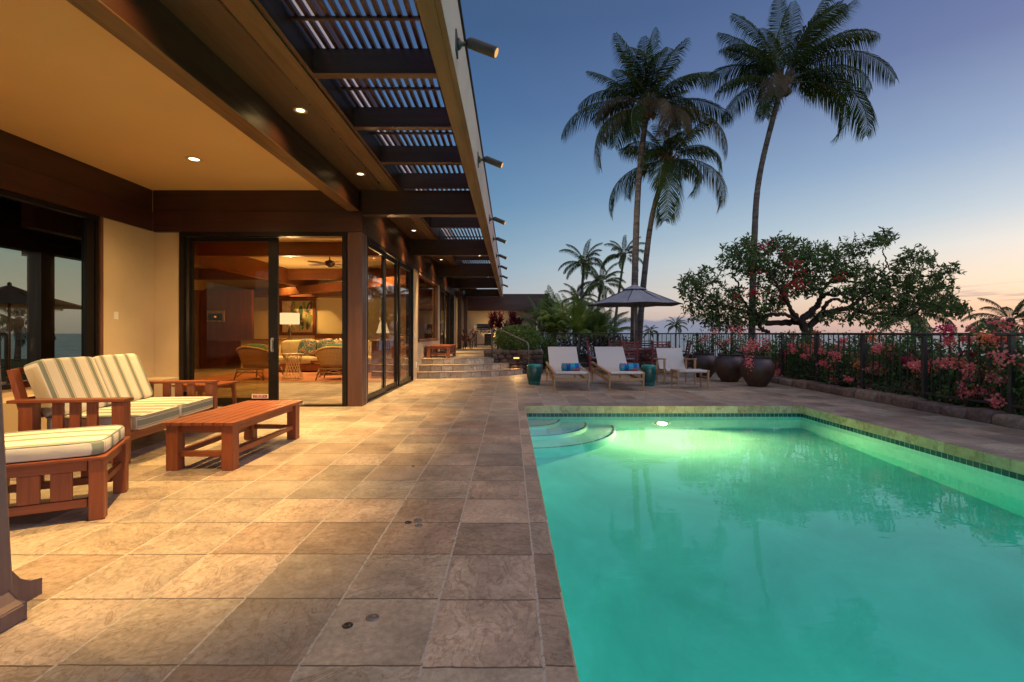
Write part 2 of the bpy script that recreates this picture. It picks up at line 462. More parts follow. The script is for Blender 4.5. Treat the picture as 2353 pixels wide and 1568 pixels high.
def stripebox_fn(t):
    x, y, z = t.sep(t.obj())
    def st(v): return t.ramp(v, [(0, (.66, .60, .49)), (.50, (.66, .60, .49)), (.51, (.42, .33, .20)), (.555, (.42, .33, .20)), (.565, (.62, .56, .46)), (.60, (.22, .24, .19)), (.83, (.20, .225, .175)), (.835, (.62, .56, .46)), (.88, (.42, .33, .20)), (.925, (.42, .33, .20)), (.935, (.66, .60, .49))])
    top = st(t.math('FRACT', t.math('ADD', t.math('DIVIDE', y, .205), .22))); side = st(t.mapr(z, .27, .47, .30, 1.15))
    c = t.mix(t.math('GREATER_THAN', x, .485), top, side)
    n = t.noise(t.obj(), 300, 2)[0]; b = t.noise(t.obj(), 7, 3)[0]
    return bsdf(t, c, .85, 0, t.math('ADD', t.math('MULTIPLY', b, 3.0), t.math('MULTIPLY', n, .2)), .008, .35, .15)
M['stripebox'] = material('striped cushion canvas with boxed edge', stripebox_fn)

def bark_fn(ca, cb, sc=22):
    def fn(t):
        p = t.obj(); x, y, z = t.sep(p)
        rings = t.noise(t.comb(t.math('MULTIPLY', x, .6), t.math('MULTIPLY', y, .6), t.math('MULTIPLY', z, sc * .35)), 1.0, 4, .6, .3)[0]
        n = t.noise(p, 9, 5, .65)[0]
        f = t.mapr(t.math('ADD', t.math('MULTIPLY', rings, .7), t.math('MULTIPLY', n, .4)), .35, .75)
        return bsdf(t, t.mix(f, ca, cb), .9, 0, f, .03, .8, .2)
    return fn
M['palmbark'] = material('ringed palm bark', bark_fn((.035, .027, .024), (.20, .165, .14)))
M['bark'] = material('rough tree bark', bark_fn((.03, .018, .014), (.095, .055, .042), 6))
M['frond'] = foliage('coconut frond leaf', [(.026, .048, .013), (.05, .08, .018), (.09, .11, .024)], .35, .65, .12)
M['frondyellow'] = foliage('yellowing frond leaf', [(.05, .06, .014), (.10, .085, .015), (.13, .095, .02)], .35, .45)
M['frondbrown'] = foliage('dry frond leaf', [(.08, .055, .025), (.12, .08, .035)], .3, .6)
M['areca'] = foliage('areca frond leaf', [(.045, .11, .018), (.09, .17, .025), (.16, .22, .04)], .4, .4)
M['rachis'] = plain('frond midrib', (.14, .14, .06), .5, 0, .2)
M['leaf'] = foliage('broad tree leaf', [(.035, .065, .022), (.07, .12, .032), (.11, .17, .04), (.15, .19, .045)], .4, .4)
M['hedge'] = foliage('hedge leaf', [(.035, .075, .018), (.09, .17, .032), (.17, .27, .05)], .35, .28, .6)
M['bougleaf'] = foliage('bougainvillea leaf', [(.035, .075, .026), (.075, .14, .038), (.15, .22, .055)], .35, .45)
M['coral'] = foliage('coral blossom', [(.80, .12, .16), (.90, .22, .22), (.93, .38, .34)], .4, .6)
M['orange'] = foliage('orange blossom', [(.85, .22, .09), (.88, .32, .13), (.82, .17, .11)], .4, .6)
M['magenta'] = foliage('magenta blossom', [(.45, .02, .10), (.60, .05, .16)], .4, .6)
M['redflower'] = foliage('red flower', [(.42, .02, .02), (.60, .05, .04), (.35, .02, .03)], .35, .6)
M['ti'] = foliage('burgundy strap leaf', [(.05, .008, .015), (.11, .016, .03), (.18, .03, .05)], .35, .35)
M['darkshrub'] = foliage('dark shrub leaf', [(.020, .012, .012), (.04, .022, .02), (.03, .04, .018)], .3, .5)
M['hillbush'] = foliage('hillside leaf', [(.02, .035, .015), (.04, .06, .022), (.06, .075, .03)], .3, .6)
M['fiber'] = plain('palm heart fibre', (.15, .085, .04), .8, 0, .4, 20, .01)

# ================================================================== GROUND, DECK, POOL
PX0, PX1, PY0, PY1 = .236, 4.95, -3.0, 8.25
WL, PB = -.186, -1.55
m = MB()
for (a, b, c, d) in ((-6.3, PX0, -4, 19.5), (PX0, PX1, PY1, 17.9), (PX1, 6.95, -4, 17.9), (PX0, PX1, -4, PY0)):
    m.box(a, b, c, d, -.03, 0)
kind(m.build('pool_deck', M['tile']), 'structure')

def hill_h(x, y):
    d = max(0, max(y - 17.6, x - 7.0, -8 - x if y < 30 else 0))
    n = .25 * math.sin(x * .31 + 1) * math.cos(y * .23) * min(1, d / 8)
    return -.16 - .052 * d + n - (.35 if d > 0.6 else 0)
def build_terrain():
    m = MB(); xs = []; 
    def axis(lo, hi, c0, c1):
        a = [c0 + (c1 - c0) * i / 44 for i in range(45)]
        s = 1.5; p = c1
        while p < hi: p += s; s *= 1.16; a.append(min(p, hi))
        s = 1.5; p = c0; pre = []
        while p > lo: p -= s; s *= 1.16; pre.append(max(p, lo))
        return pre[::-1] + a
    xs = axis(-900, 1400, -8, 40); ys = axis(-60, 900, 0, 50)
    inside = lambda x, y: -8 < x < 6.6 and -5 < y < 17.3
    idx = {}
    for j, y in enumerate(ys):
        for i, x in enumerate(xs):
            idx[i, j] = len(m.v); m.v.append((x, y, -2.2 if inside(x, y) else hill_h(x, y)))
    for j in range(len(ys) - 1):
        for i in range(len(xs) - 1):
            m.f.append([idx[i, j], idx[i + 1, j], idx[i + 1, j + 1], idx[i, j + 1]]); m.m.append(0)
    def fn(t):
        p = t.pos(); n = t.noise(p, .5, 5, .6)[0]; n2 = t.noise(p, 5, 4, .6)[0]
        c = t.mix(t.mapr(n, .35, .65), (.022, .035, .014), (.05, .05, .022)); c = t.mix(t.mapr(n2, .4, .7, 0, .5), c, (.04, .03, .018))
        return bsdf(t, c, .95, 0, n2, .1, .8, .1)
    o = m.build('terrain', material('hillside soil and turf', fn), smooth=True)
    kind(o, 'structure')
build_terrain()
def ocean_fn(t):
    p = t.pos(); n = t.noise(t.scale(p, (.02, .05, 1)), 1, 4, .6)[0]
    return bsdf(t, (.05, .075, .105), t.mapr(n, .3, .7, .22, .4), 0, n, 1.2, .25, .5)
m = MB(); m.add([(-30000, -2000, -30), (30000, -2000, -30), (30000, 50000, -30), (-30000, 50000, -30)], [(0, 1, 2, 3)])
kind(m.build('ocean', material('calm sea', ocean_fn)), 'structure')

def plaster_fn(t):
    p = t.pos(); n = t.noise(t.scale(p, (1, 1, 1)), 1.1, 5, .6, .6)[0]
    k = t.mapr(n, .3, .7, .84, 1.12)
    return bsdf(t, t.vmath('MULTIPLY', (.48, .66, .63), t.comb(k, k, k)), .8, 0, spec=.2)
M['plaster'] = material('pale aqua pool plaster', plaster_fn)
def band_fn(t):
    x, y, z = t.sep(t.pos())
    s = .075
    fx = t.math('FRACT', t.math('DIVIDE', t.math('ADD', x, y), s)); wn = t.new('ShaderNodeTexWhiteNoise', noise_dimensions='1D')
    t.put(wn.inputs['W'], t.math('FLOOR', t.math('DIVIDE', t.math('ADD', x, y), s)))
    g = t.math('LESS_THAN', t.math('MINIMUM', fx, t.math('SUBTRACT', 1.0, fx)), .035)
    g2 = t.math('GREATER_THAN', z, -.128)
    c = t.mix(wn.outputs[0], (.008, .045, .055), (.02, .10, .10))
    return bsdf(t, t.mix(t.math('MAXIMUM', g, g2), c, (.32, .36, .28)), .15, 0)
M['band'] = material('teal glass waterline tile', band_fn)

pool = kind(MB().add([(0, 0, 0)], []).build('swimming_pool', M['plaster'], loc=(PX0, PY1, -.03)), 'structure')
del pool['kind']; bpy.data.objects.remove(pool)
pool = thing('swimming_pool', 'rectangular swimming pool with glowing turquoise water and stone coping', 'swimming pool', (PX0, PY1, 0))
m = MB()   # shell: floor slopes gently down towards the near end, open box seen from inside
T = .25
m.box(PX0 - T, PX0 - .004, PY0 - T, PY1 + T, PB - .5, -.20); m.box(PX1 + .004, PX1 + T, PY0 - T, PY1 + T, PB - .5, -.20)
m.box(PX0 - .004, PX1 + .004, PY1 + .004, PY1 + T, PB - .5, -.20); m.box(PX0 - .004, PX1 + .004, PY0 - T, PY0 - .004, PB - .5, -.20)
m.add([(PX0 - .02, PY0, PB - .35), (PX1 + .02, PY0, PB - .35), (PX1 + .02, PY1 + .02, PB + .3), (PX0 - .02, PY1 + .02, PB + .3)], [(0, 1, 2, 3)])
m.build('basin', M['plaster'], pool, world=True)
m = MB()   # waterline tile band
m.box(PX0 - T, PX0, PY0, PY1 + T, -.20, -.122); m.box(PX1, PX1 + T, PY0, PY1 + T, -.20, -.122); m.box(PX0, PX1, PY1, PY1 + T, -.20, -.122)
m.build('waterline_tile', M['band'], pool, world=True)
def coping():
    m = MB(); g = .0015
    x = PX0
    while x < PX1 - .02:
        x2 = min(x + .455, PX1)
        if PX1 - x2 < .1: x2 = PX1
        m.box(x + g, x2 - g, PY1 - .012, PY1 + .05, -.122, -.002); x = x2
    for X0, X1 in ((PX1 - .012, PX1 + .05), (PX0 - .05, PX0 + .010)):
        y = PY1 - .012
        while y > PY0:
            y2 = y - .455; m.box(X0, X1, y2 + g, y - g, -.122, -.002); y = y2
    o = m.build('coping', M['coping'], pool, world=True, bevel=.003)
coping()
for k, r_ in enumerate((.62, 1.07, 1.52)):          # corner entry steps with a dark trim line
    z = WL - .24 * (k + 1)
    m = MB(); n = 28
    def arc(r, z): return [(PX0 + r * math.sin(PI / 2 * i / n), PY1 - r * math.cos(PI / 2 * i / n), z) for i in range(n + 1)]
    top, bot = arc(r_, z), arc(r_, PB - .5)
    b = len(m.v); m.v += top + bot + [(PX0, PY1, z)]
    for i in range(n):
        m.f.append([b + i, b + n + 1 + i, b + n + 2 + i, b + i + 1]); m.m.append(0)
        m.f.append([b + 2 * n + 2, b + i, b + i + 1]); m.m.append(0)
    st = m.build('entry_step', M['plaster'], pool, world=True)
    m = MB()
    a1, a2 = arc(r_ - .05, z + .003), arc(r_ - .02, z + .003)
    b = len(m.v); m.v += a1 + a2
    for i in range(n): m.f.append([b + i, b + n + 1 + i, b + n + 2 + i, b + i + 1]); m.m.append(0)
    m.build('step_trim', plain('dark trim tile', (.02, .07, .08), .3), st, world=True)
def water_fn(t):
    g = t.new('ShaderNodeBsdfGlass'); g.inputs['IOR'].default_value = 1.333; g.inputs['Roughness'].default_value = 0.0
    p = t.pos(); n = t.noise(t.scale(p, (1.6, 3.4, 1)), 1.4, 3, .5, .4)[0]
    b = t.new('ShaderNodeBump'); b.inputs['Distance'].default_value = .010; b.inputs['Strength'].default_value = .18
    t.put(b.inputs['Height'], n); t.l.new(b.outputs[0], g.inputs['Normal'])
    v = t.new('ShaderNodeVolumeAbsorption'); v.inputs[0].default_value = (.20, .93, .92, 1); v.inputs[1].default_value = .58
    return g.outputs[0], v.outputs[0]
M['water'] = material('pool water', water_fn)
m = MB(); m.box(PX0 - .01, PX1 + .01, PY0 - .01, PY1 + .01, PB - .6, WL)
m.build('water', M['water'], pool, world=True)

POOLC = (1, .93, .55)
def pool_lamp(x, y, z, n, power, label, POOLC=(1, .93, .55)):
    t = thing('pool_lamp', label, 'pool lamp', (x, y, z), 0, 'underwater lamps in the pool walls')
    nv = Vector(n); q = nv.to_track_quat('Z', 'Y').to_matrix()
    m = MB(); m.lathe([(.13, 0), (.145, .01), (.145, .03), (.12, .035), (.12, .02)], 28, cap=False); 
    m.v = [tuple(q @ Vector(p)) for p in m.v]; m.build('bezel', M['steel'], t, smooth=True)
    m = MB(); m.lathe([(.115, .008), (.115, .012), (.072, .012), (.07, .004)], 24, cap=False)
    m.v = [tuple(q @ Vector(p)) for p in m.v]; m.build('reflector', M['iron'], t, smooth=True)
    m = MB(); m.lathe([(.152, .034), (.158, .030), (.150, .026)], 28, cap=False)
    m.v = [tuple(q @ Vector(p)) for p in m.v]; m.build('lit_rim', M['rim_glow'], t, smooth=True)  # emission stands in for lamp light falling on the flange
    m = MB(); m.lathe([(.068, .006), (.068, .018), (.05, .024), (.0, .026)], 24, cap=False)
    m.v = [tuple(q @ Vector(p)) for p in m.v]; m.build('lens', M['water_glow'], t, smooth=True)
    l = light('SPOT', 'pool_lamp_light', t, Vector((x, y, z)) + nv * .06, power, POOLC, 0.07, 172, .5, aim=Vector((x, y, z)) + nv * 2 + Vector((0, 0, -.7)))
pool_lamp(2.57, PY1, -.72, (0, -1, 0), 1000, 'round lit pool lamp glowing under water on the far pool wall', (1, .46, .15))
pool_lamp(2.6, PY0, -.72, (0, 1, 0), 1350, 'added unseen pool lamp under water on the near pool wall', (.5, 1, .72))  # greenish lamp added behind the camera to brighten the water

# small metal fittings let into the paving
for i, (px, py, r_, lab) in enumerate(((799, 1438, .022, 'small dark round drain with a central hole in the near paving'), (856, 1420, .027, 'smooth grey metal disc in the paving beside the small drain'),
                              (938, 1201, .022, 'small dark cap in the paving, nearest of three close together'), (960, 1196, .026, 'grey disc in the paving, middle of three close together'), (962, 1208, .024, 'grey disc in the paving, lowest of three close together'))):
    Y = F * H / (py - VY); p = at(px, py, Y)
    m = MB(); m.lathe([(r_, 0), (r_, .003), (r_ * .8, .005), (r_ * .3, .005), (r_ * .25, .002)], 20, cap=True)
    o = m.build('paving_cap', M['black'] if 'dark' in lab else plain('worn zinc', (.2, .19, .19), .45, .7), loc=None, smooth=True)
    o.location = (p.x, p.y, .0); tag(o, lab, 'paving cap', 'metal caps let into the paving')

for k in range(11):
    rq = random.Random(400 + k); lx, ly = rq.choice([(rq.uniform(-1.6, 0), rq.uniform(2, 8)), (rq.uniform(-2, 5), rq.uniform(8.8, 11)), (rq.uniform(5.3, 6.3), rq.uniform(5, 11))])
    m = MB(); a = rq.uniform(0, 6.28); L = rq.uniform(.02, .045); c_, s_ = math.cos(a), math.sin(a)
    m.v = [(0, 0, .003), (L * .5 * c_ - L * .25 * s_, L * .5 * s_ + L * .25 * c_, .010), (L * c_, L * s_, .004), (L * .5 * c_ + L * .25 * s_, L * .5 * s_ - L * .25 * c_, .009)]; m.f = [[0, 1, 2, 3]]; m.m = [0]
    o = m.build('fallen_leaf', M['frondbrown']); o.location = (lx, ly, 0); tag(o, 'small dry brown leaf lying loose on the stone paving', 'fallen leaf', 'dry leaves scattered on the paving')

# ================================================================== HOUSE
house = thing('house', 'low timber and stucco house with deep eaves and glass sliding doors', 'house', (-6, 8.2, 0))
YB, YE = -2.2, 27.6
# --- eave
part('soffit', M['soffit'], house, (-2.556, -2.127, YB, YE, 3.66, 3.72))
part('ceiling', M['ceil'], house, (-6.33, -2.735, YB, 8.24, 3.665, 3.72))
part('corner_beam', M['beam'], house, (-2.74, -2.556, YB, 8.16, 3.31, 3.665), bevel=.006)
part('beam_trim', M['fasciawood'], house, (-2.745, -2.55, YB, 8.16, 3.295, 3.309), bevel=.003)
crossY = [8.2, 12.45, 17.2, 21.5, 26.5]
segs = [(YB, 8.2)] + [(a + .16, b) for a, b in zip(crossY, crossY[1:])]
for a, b in segs:
    part('soffit_board', M['fasciawood'], house, (-2.095, -1.885, a, b, 3.645, 3.70), bevel=.004)
    part('groove_shade_strip', M['black'], house, (-2.125, -2.097, a, b, 3.656, 3.70))  # solid black strip, the seam's shade is put into its colour
    part('ledger', M['beam'], house, (-1.883, -1.84, a, b, 3.665, 4.02))
    m = MB(); x = -1.815
    while x < -.60:
        m.box(x, x + .036, a, b, 3.905, 3.945); x += .0866
    if a == YB: ry = [4.515 + 1.172 * i for i in range(-5, 4)]
    else:
        k = max(1, round((b - a) / 1.17)); ry = [a + (b - a) * i / k for i in range(1, k)]
    edges = [a] + ry + [b]
    for e0, e1 in zip(edges, edges[1:]):
        c = e0 + (e1 - e0) * .62; m.box(-1.84, -.574, c - .014, c + .014, 3.878, 3.903)
    m.build('slat_lattice', M['beam'], house, world=True)
    for r0 in ry:
        m = MB(); m.box(-1.84, -.574, r0, r0 + .085, 3.685, 3.90); m.box(-1.84, -.574, r0 - .006, r0 + .09, 3.664, 3.682)
        m.build('rafter', M['beamx'], house, world=True)
for y in crossY:
    m = MB(); m.box(-2.53, -.576, y, y + .16, 3.265, 3.66); m.box(-2.53, -.576, y - .012, y + .172, 3.248, 3.263)
    m.build('crossbeam', M['beamx'], house, world=True)
part('fascia_beam', M['fasciawood'], house, (-.574, -.458, YB, YE, 3.25, 3.90), bevel=.006)
part('fascia_panel', M['pinkstucco'], house, (-.456, -.425, YB, YE + .01, 3.262, 3.915))
part('fascia_lip', M['fasciawood'], house, (-.457, -.421, YB, YE, 3.246, 3.261))
part('fascia_cap', M['bronze'], house, (-.60, -.405, YB, YE + .03, 3.917, 3.94))
part('clerestory_wall', M['whitewall'], house, (-13, -1.95, YB, YE, 3.76, 4.52))
part('roof', M['beam'], house, (-13.2, -1.945, YB, YE, 4.522, 4.60))
# --- terrace side
part('header', M['beamx'], house, (-6.04, -2.515, 8.17, 8.45, 2.955, 3.29), bevel=.005)
part('header', M['beamx'], house, (-6.07, -2.742, 8.205, 8.45, 3.292, 3.70), bevel=.005)
part('header', M['beam'], house, (-6.35, -6.035, YB, 8.168, 2.965, 3.285), bevel=.005)
part('header', M['beam'], house, (-6.35, -6.072, YB, 8.204, 3.287, 3.70), bevel=.005)
part('column', M['beamz'], house, (-2.765, -2.515, 8.19, 8.45, .0, 2.953), bevel=.008)
part('wall', M['stucco'], house, (-6.25, -6.07, 7.16, 8.24, 0, 2.964))
part('wall', M['stucco'], house, (-6.25, -5.60, 8.242, 8.42, 0, 2.954))
part('wall', M['stucco'], house, (-6.25, -6.07, YB, 7.158, 0, .56))
part('ledge', M['stucco'], house, (-6.068, -5.62, YB, 7.4, 0, .47), bevel=.01)
part('ledge', M['stucco'], house, (-6.068, -5.60, 7.80, 8.24, .0, .50), bevel=.01)
# --- big side window on the left wall
wn = MB(); wn.box(-6.16, -6.055, 7.06, 7.155, .56, 2.962); wn.box(-6.16, -6.055, YB, 7.058, 2.89, 2.962); wn.box(-6.16, -6.05, YB, 7.058, .562, .62)
wn.box(-6.15, -6.07, 6.93, 7.05, .622, 2.888)
wo = wn.build('window', M['bronze'], house, world=True)
part('frame', M['beamz'], wo, (-6.068, -6.03, 7.11, 7.165, .56, 2.962))
part('pane', M['sideglass'], wo, (-6.12, -6.112, YB, 6.928, .622, 2.888))
# --- sliding doors facing the terrace
def slider(x0, x1, y, z0, z1, along='x', panels=(), fr=.07, glassm='glass', handle=None):
    def B(a0, a1, d0, d1, zz0, zz1):
        return (a0, a1, y + d0, y + d1, zz0, zz1) if along == 'x' else (y + d0, y + d1, a0, a1, zz0, zz1)
    m = MB()
    m.box(*B(x0, x0 + fr, -.05, .13, z0, z1)); m.box(*B(x1 - fr, x1, -.05, .13, z0, z1))
    m.box(*B(x0 + fr, x1 - fr, -.05, .13, z1 - fr, z1)); m.box(*B(x0 + fr, x1 - fr, -.05, .13, z0, z0 + .025))
    d = m.build('sliding_door', M['bronze'], house, world=True)
    for i, (a, b, dy, wl, wr) in enumerate(panels):
        m = MB(); zt, zb = z1 - fr - .004, z0 + .03
        m.box(*B(a, a + wl, dy, dy + .04, zb, zt)); m.box(*B(b - wr, b, dy, dy + .04, zb, zt))
        m.box(*B(a + wl, b - wr, dy, dy + .04, zt - .07, zt)); m.box(*B(a + wl, b - wr, dy, dy + .04, zb, zb + .10))
        s = m.build('sash', M['bronze'], d, world=True)
        part('pane', M[glassm], d, B(a + wl, b - wr, dy + .016, dy + .024, zb + .10, zt - .07))
    if handle:
        hx, hd = handle; m = MB()
        m.box(*B(hx - .02, hx + .02, hd - .012, hd, .92, 1.16)); m.box(*B(hx - .012, hx + .012, hd - .05, hd - .038, .94, 1.14))
        m.box(*B(hx - .012, hx + .012, hd - .038, hd - .012, .94, .965)); m.box(*B(hx - .012, hx + .012, hd - .038, hd - .012, 1.115, 1.14))
        m.build('handle', M['steel'], d, world=True)
    return d
slider(-5.60, -2.77, 8.22, 0, 2.954, 'x', [(-5.50, -3.985, .06, .06, .16)], .075, 'oldglass', (-4.07, .055))
slider(8.52, 12.62, -2.66, 0, 2.954, 'y', [(8.60, 9.98, .05, .10, .14), (9.96, 11.2, .0, .12, .14), (11.18, 12.54, .05, .12, .10)], .07, 'glass')
part('corner_post', M['pinkstucco'], house, (-2.62, -2.532, 8.452, 8.52, 0, 2.954))
# --- long wall running away from the camera
part('header', M['beam'], house, (-2.76, -2.53, 8.452, 28.9, 2.956, 3.29), bevel=.005)
part('header', M['beam'], house, (-2.76, -2.557, 8.452, 28.9, 3.292, 3.66))
part('wall', M['stucco'], house, (-2.74, -2.555, 12.62, 13.32, 0, 2.954))
part('wall', M['stucco'], house, (-2.74, -2.555, 13.322, 16.92, 0, 1.0))
part('wall', M['stucco'], house, (-2.74, -2.555, 16.922, 17.5, 0, 2.954))
part('wall', M['stucco'], house, (-2.74, -2.555, 21.7, 28.9, 0, 2.954))
m = MB(); m.box(-2.68, -2.54, 13.322, 13.40, 1.002, 2.95); m.box(-2.68, -2.54, 16.84, 16.918, 1.002, 2.95); m.box(-2.68, -2.54, 13.402, 16.838, 2.88, 2.95); m.box(-2.70, -2.50, 13.322, 16.918, 1.002, 1.06)
wo = m.build('window', M['beamz'], house, world=True)
part('pane', M['darkglass'], wo, (-2.63, -2.622, 13.402, 16.838, 1.062, 2.878))
slider(17.52, 21.68, -2.66, .51, 2.954, 'y', [(17.6, 18.96, .05, .1, .12), (18.94, 20.3, .0, .12, .12), (20.28, 21.6, .05, .12, .1)], .07, 'darkglass')
for y in (22.7, 25.7): part('column', M['beamz'], house, (-2.50, -2.30, y, y + .22, .51, 3.24), bevel=.006)
# --- interior shell
part('floor', M['tile'], house, (-12.9, -2.66, 8.46, 21, -.034, -.002))
part('interior_wall', M['cream'], house, (-13, -2.75, 21, 21.15, 0, 3.66))
part('interior_wall', M['cream'], house, (-12.98, -12.9, 15.282, 21, 0, 3.66))
part('interior_wall', M['cream'], house, (-7.2, -6.25, 8.42, 8.5, 0, 3.66))
part('interior_wall', M['cream'], house, (-7.28, -7.2, 8.42, 10.9, 0, 3.66))
part('interior_wall', M['cream'], house, (-9.3, -7.2, 10.902, 10.98, 0, 3.66))
part('interior_wall', M['cream'], house, (-9.38, -9.3, 10.902, 11.64, 0, 3.66))
part('interior_wall', M['cream'], house, (-10.0, -9.3, 11.642, 11.72, 0, 3.66))
part('interior_wall', M['cream'], house, (-10.08, -10.0, 11.722, 15.2, 0, 3.66))
part('interior_wall', M['cream'], house, (-12.9, -10.0, 15.202, 15.28, 0, 3.66))
part('lanai_ceiling', M['soffit'], house, (-10.4, -6.355, YB, 11.64, 3.665, 3.72))
part('lanai_floor', M['tile'], house, (-15, -6.305, YB, 11.64, -.03, -.001))
part('header', M['beam'], house, (-10.2, -9.9, YB, 11.64, 2.95, 3.66))
part('column', M['beamz'], house, (-10.15, -9.85, 10.15, 10.45, 0, 2.948))
part('interior_wall', M['cabinet'], house, (-12.9, -9.1, 17.0, 17.15, 0, 2.75))
part('interior_ceiling', M['cream'], house, (-13, -2.74, 8.46, 21, 3.665, 3.72))
for y, z in ((12.85, 3.30), (18.1, 3.25)): part('interior_beam', M['intbeam'], house, (-13, -2.75, y, y + .22, z, 3.66), bevel=.006)
part('interior_beam', M['intbeam'], house, (-8.6, -8.35, 8.5, 21, 3.10, 3.66))
part('interior_beam', M['intbeam'], house, (-13, -2.75, 20.4, 20.98, 2.78, 3.1))
m = MB(); m.bar((-9.6, 20.2, 2.95), (-2.8, 15.2, 2.95), .24, .30); m.build('interior_beam', M['intbeam'], house, world=True)
part('doorway', M['cabinet'], house, (-4.5, -3.3, 20.93, 20.998, 0, 2.3))
# wall plates
part('light_switch', M['white'], house, (-6.07, -6.062, 7.40, 7.48, 1.45, 1.57), bevel=.002)
part('light_switch', M['white'], house, (-2.554, -2.546, 12.85, 12.93, 1.12, 1.24), bevel=.002)
part('power_outlet', M['white'], house, (-2.554, -2.54, 13.02, 13.12, .30, .46), bevel=.002)

# --- little warning sign at the foot of the sliding door
m = MB(); m.box(-4.40, -4.12, 0, .006, 0, .075); 
sg = m.build('door_sign', M['white'], loc=None); 
for v in sg.data.vertices: v.co.x += 4.26
sg.location = (-4.26, 8.225, .13); tag(sg, 'small white sign with a red panel at the foot of the sliding door', 'sign')
m = MB(); m.box(-.12, .12, -.002, 0, .012, .062); rp = m.build('red_panel', plain('red print', (.42, .03, .03), .5), sg)
m = MB()
for z0, n_, h in ((.045, 13, .010), (.031, 16, .007), (.019, 7, .006)):
    for i in range(n_):
        if (i * 7 + n_) % 5 == 0: continue
        wd = .20 / 16; x = (i - n_ / 2) * wd; m.box(x, x + wd * .7, -.003, -.002, z0, z0 + h)
m.build('lettering', M['white'], rp)

# ================================================================== lamps of the house
WARM = (1, .635, .23)
def downlight(x, y, z, power, label, group, spot=125, r_=.075, lens='lens', spill=0):
    t = thing('recessed_downlight', label, 'downlight', (x, y, z), 0, group)
    m = MB(); m.lathe([(r_, -.001), (r_, -.006), (r_ * .84, -.008), (r_ * .56, -.001)], 24, cap=False); m.build('trim_ring', M['iface'], t, smooth=True)
    m = MB(); m.lathe([(r_ * .58, -.002), (0, -.0022)], 20, cap=False); m.build('lens', M[lens], t)
    if power: light('SPOT', 'downlight_beam', t, (x, y, z - .02), power, WARM, .035, spot, 1.0, aim=(x + .0001, y, 0))
    if spill: light('SPOT', 'downlight_spill', t, (x, y, z - .025), spill, WARM, .035, 140, 1.0, aim=(x + .0001, y, 0))
    return t
ordn = ['nearest', 'second', 'third', 'fourth', 'fifth', 'sixth', 'seventh', 'eighth', 'ninth', 'tenth']
sy = [3.1, 5.25, 7.35, 9.6, 11.4, 13.6, 15.9, 18.9, 23.5]
for i, y in enumerate(sy):
    downlight(-2.28, y, 3.66, (1200, 1150, 1150, 900, 1150, 1250, 950, 850, 850)[i], f'lit recessed downlight in the brown walkway soffit, {ordn[i]} from the camera', 'downlights along the walkway soffit', 54, spill=34)
downlight(-4.41, 6.74, 3.665, 900, 'lit recessed downlight in the ochre ceiling above the sofa', 'downlights in the ochre ceiling', 90, .11, spill=300)
downlight(-4.6, 3.0, 3.665, 620, 'added unseen downlight in the ochre ceiling nearer the camera', 'downlights in the ochre ceiling', 90, .11, spill=300)  # out-of-view lamp added so more warm light bounces to the ceiling
for i, y in enumerate((12.52, 17.28, 21.58, 26.58)):
    downlight(-.80, y, 3.246, 90, f'tiny lit downlight under a crossbeam near the fascia, {ordn[i]} from the camera', 'tiny downlights under the crossbeams', 120, .05)

def wall_spot(y, i):
    t = thing('wall_spotlight', f'dark cylindrical spotlight on the pale fascia, {ordn[i]} from the camera', 'spotlight', (-.425, y, 3.5), 0, 'spotlights along the fascia')
    m = MB(); m.box(0, .012, -.06, .06, -.085, .085); m.build('mounting_plate', M['iron'], t, bevel=.003)
    m = MB(); m.lathe([(.045, 0), (.04, .02), (.018, .035), (.016, .085)], 14); m.v = [(p[2] + .012, p[1], p[0]) for p in m.v]; m.build('swivel_arm', M['iron'], t, smooth=True)
    a, b = Vector((.10, 0, .012)), Vector((.315, -.03, -.085)); d = (b - a).normalized()
    m = MB(); m.tube([a - d * .02, a, a + d * .01, b], [.02, .036, .042, .042], 18); m.build('barrel', M['iron'], t, smooth=False)
    q = d.to_track_quat('Z', 'Y').to_matrix()
    m = MB(); m.lathe([(.036, .002), (0, .003)], 18, cap=False); m.v = [tuple(b + q @ Vector(p)) for p in m.v]; m.build('lens', M['lensdim'], t)
    aim = [(3.2, 7, 0), (4, 10, 0.3), (4.1, 10.9, 0), (4.5, 17, 5), (.2, 16, 1.3), (6, 20, 7), (4, 23.5, 1.2), (3, 23.6, 1.6)][i]
    light('SPOT', 'spotlight_beam', t, Vector((-.425, y, 3.5)) + b + d * .03, [20, 30, 110, 420, 70, 900, 360, 320][i], (1, .70, .36), .04, 48, 1.0, aim=aim)
for i, y in enumerate((3.78, 6.3, 9.58, 11.6, 14.1, 16.4, 19.2, 22.7)): wall_spot(y, i)

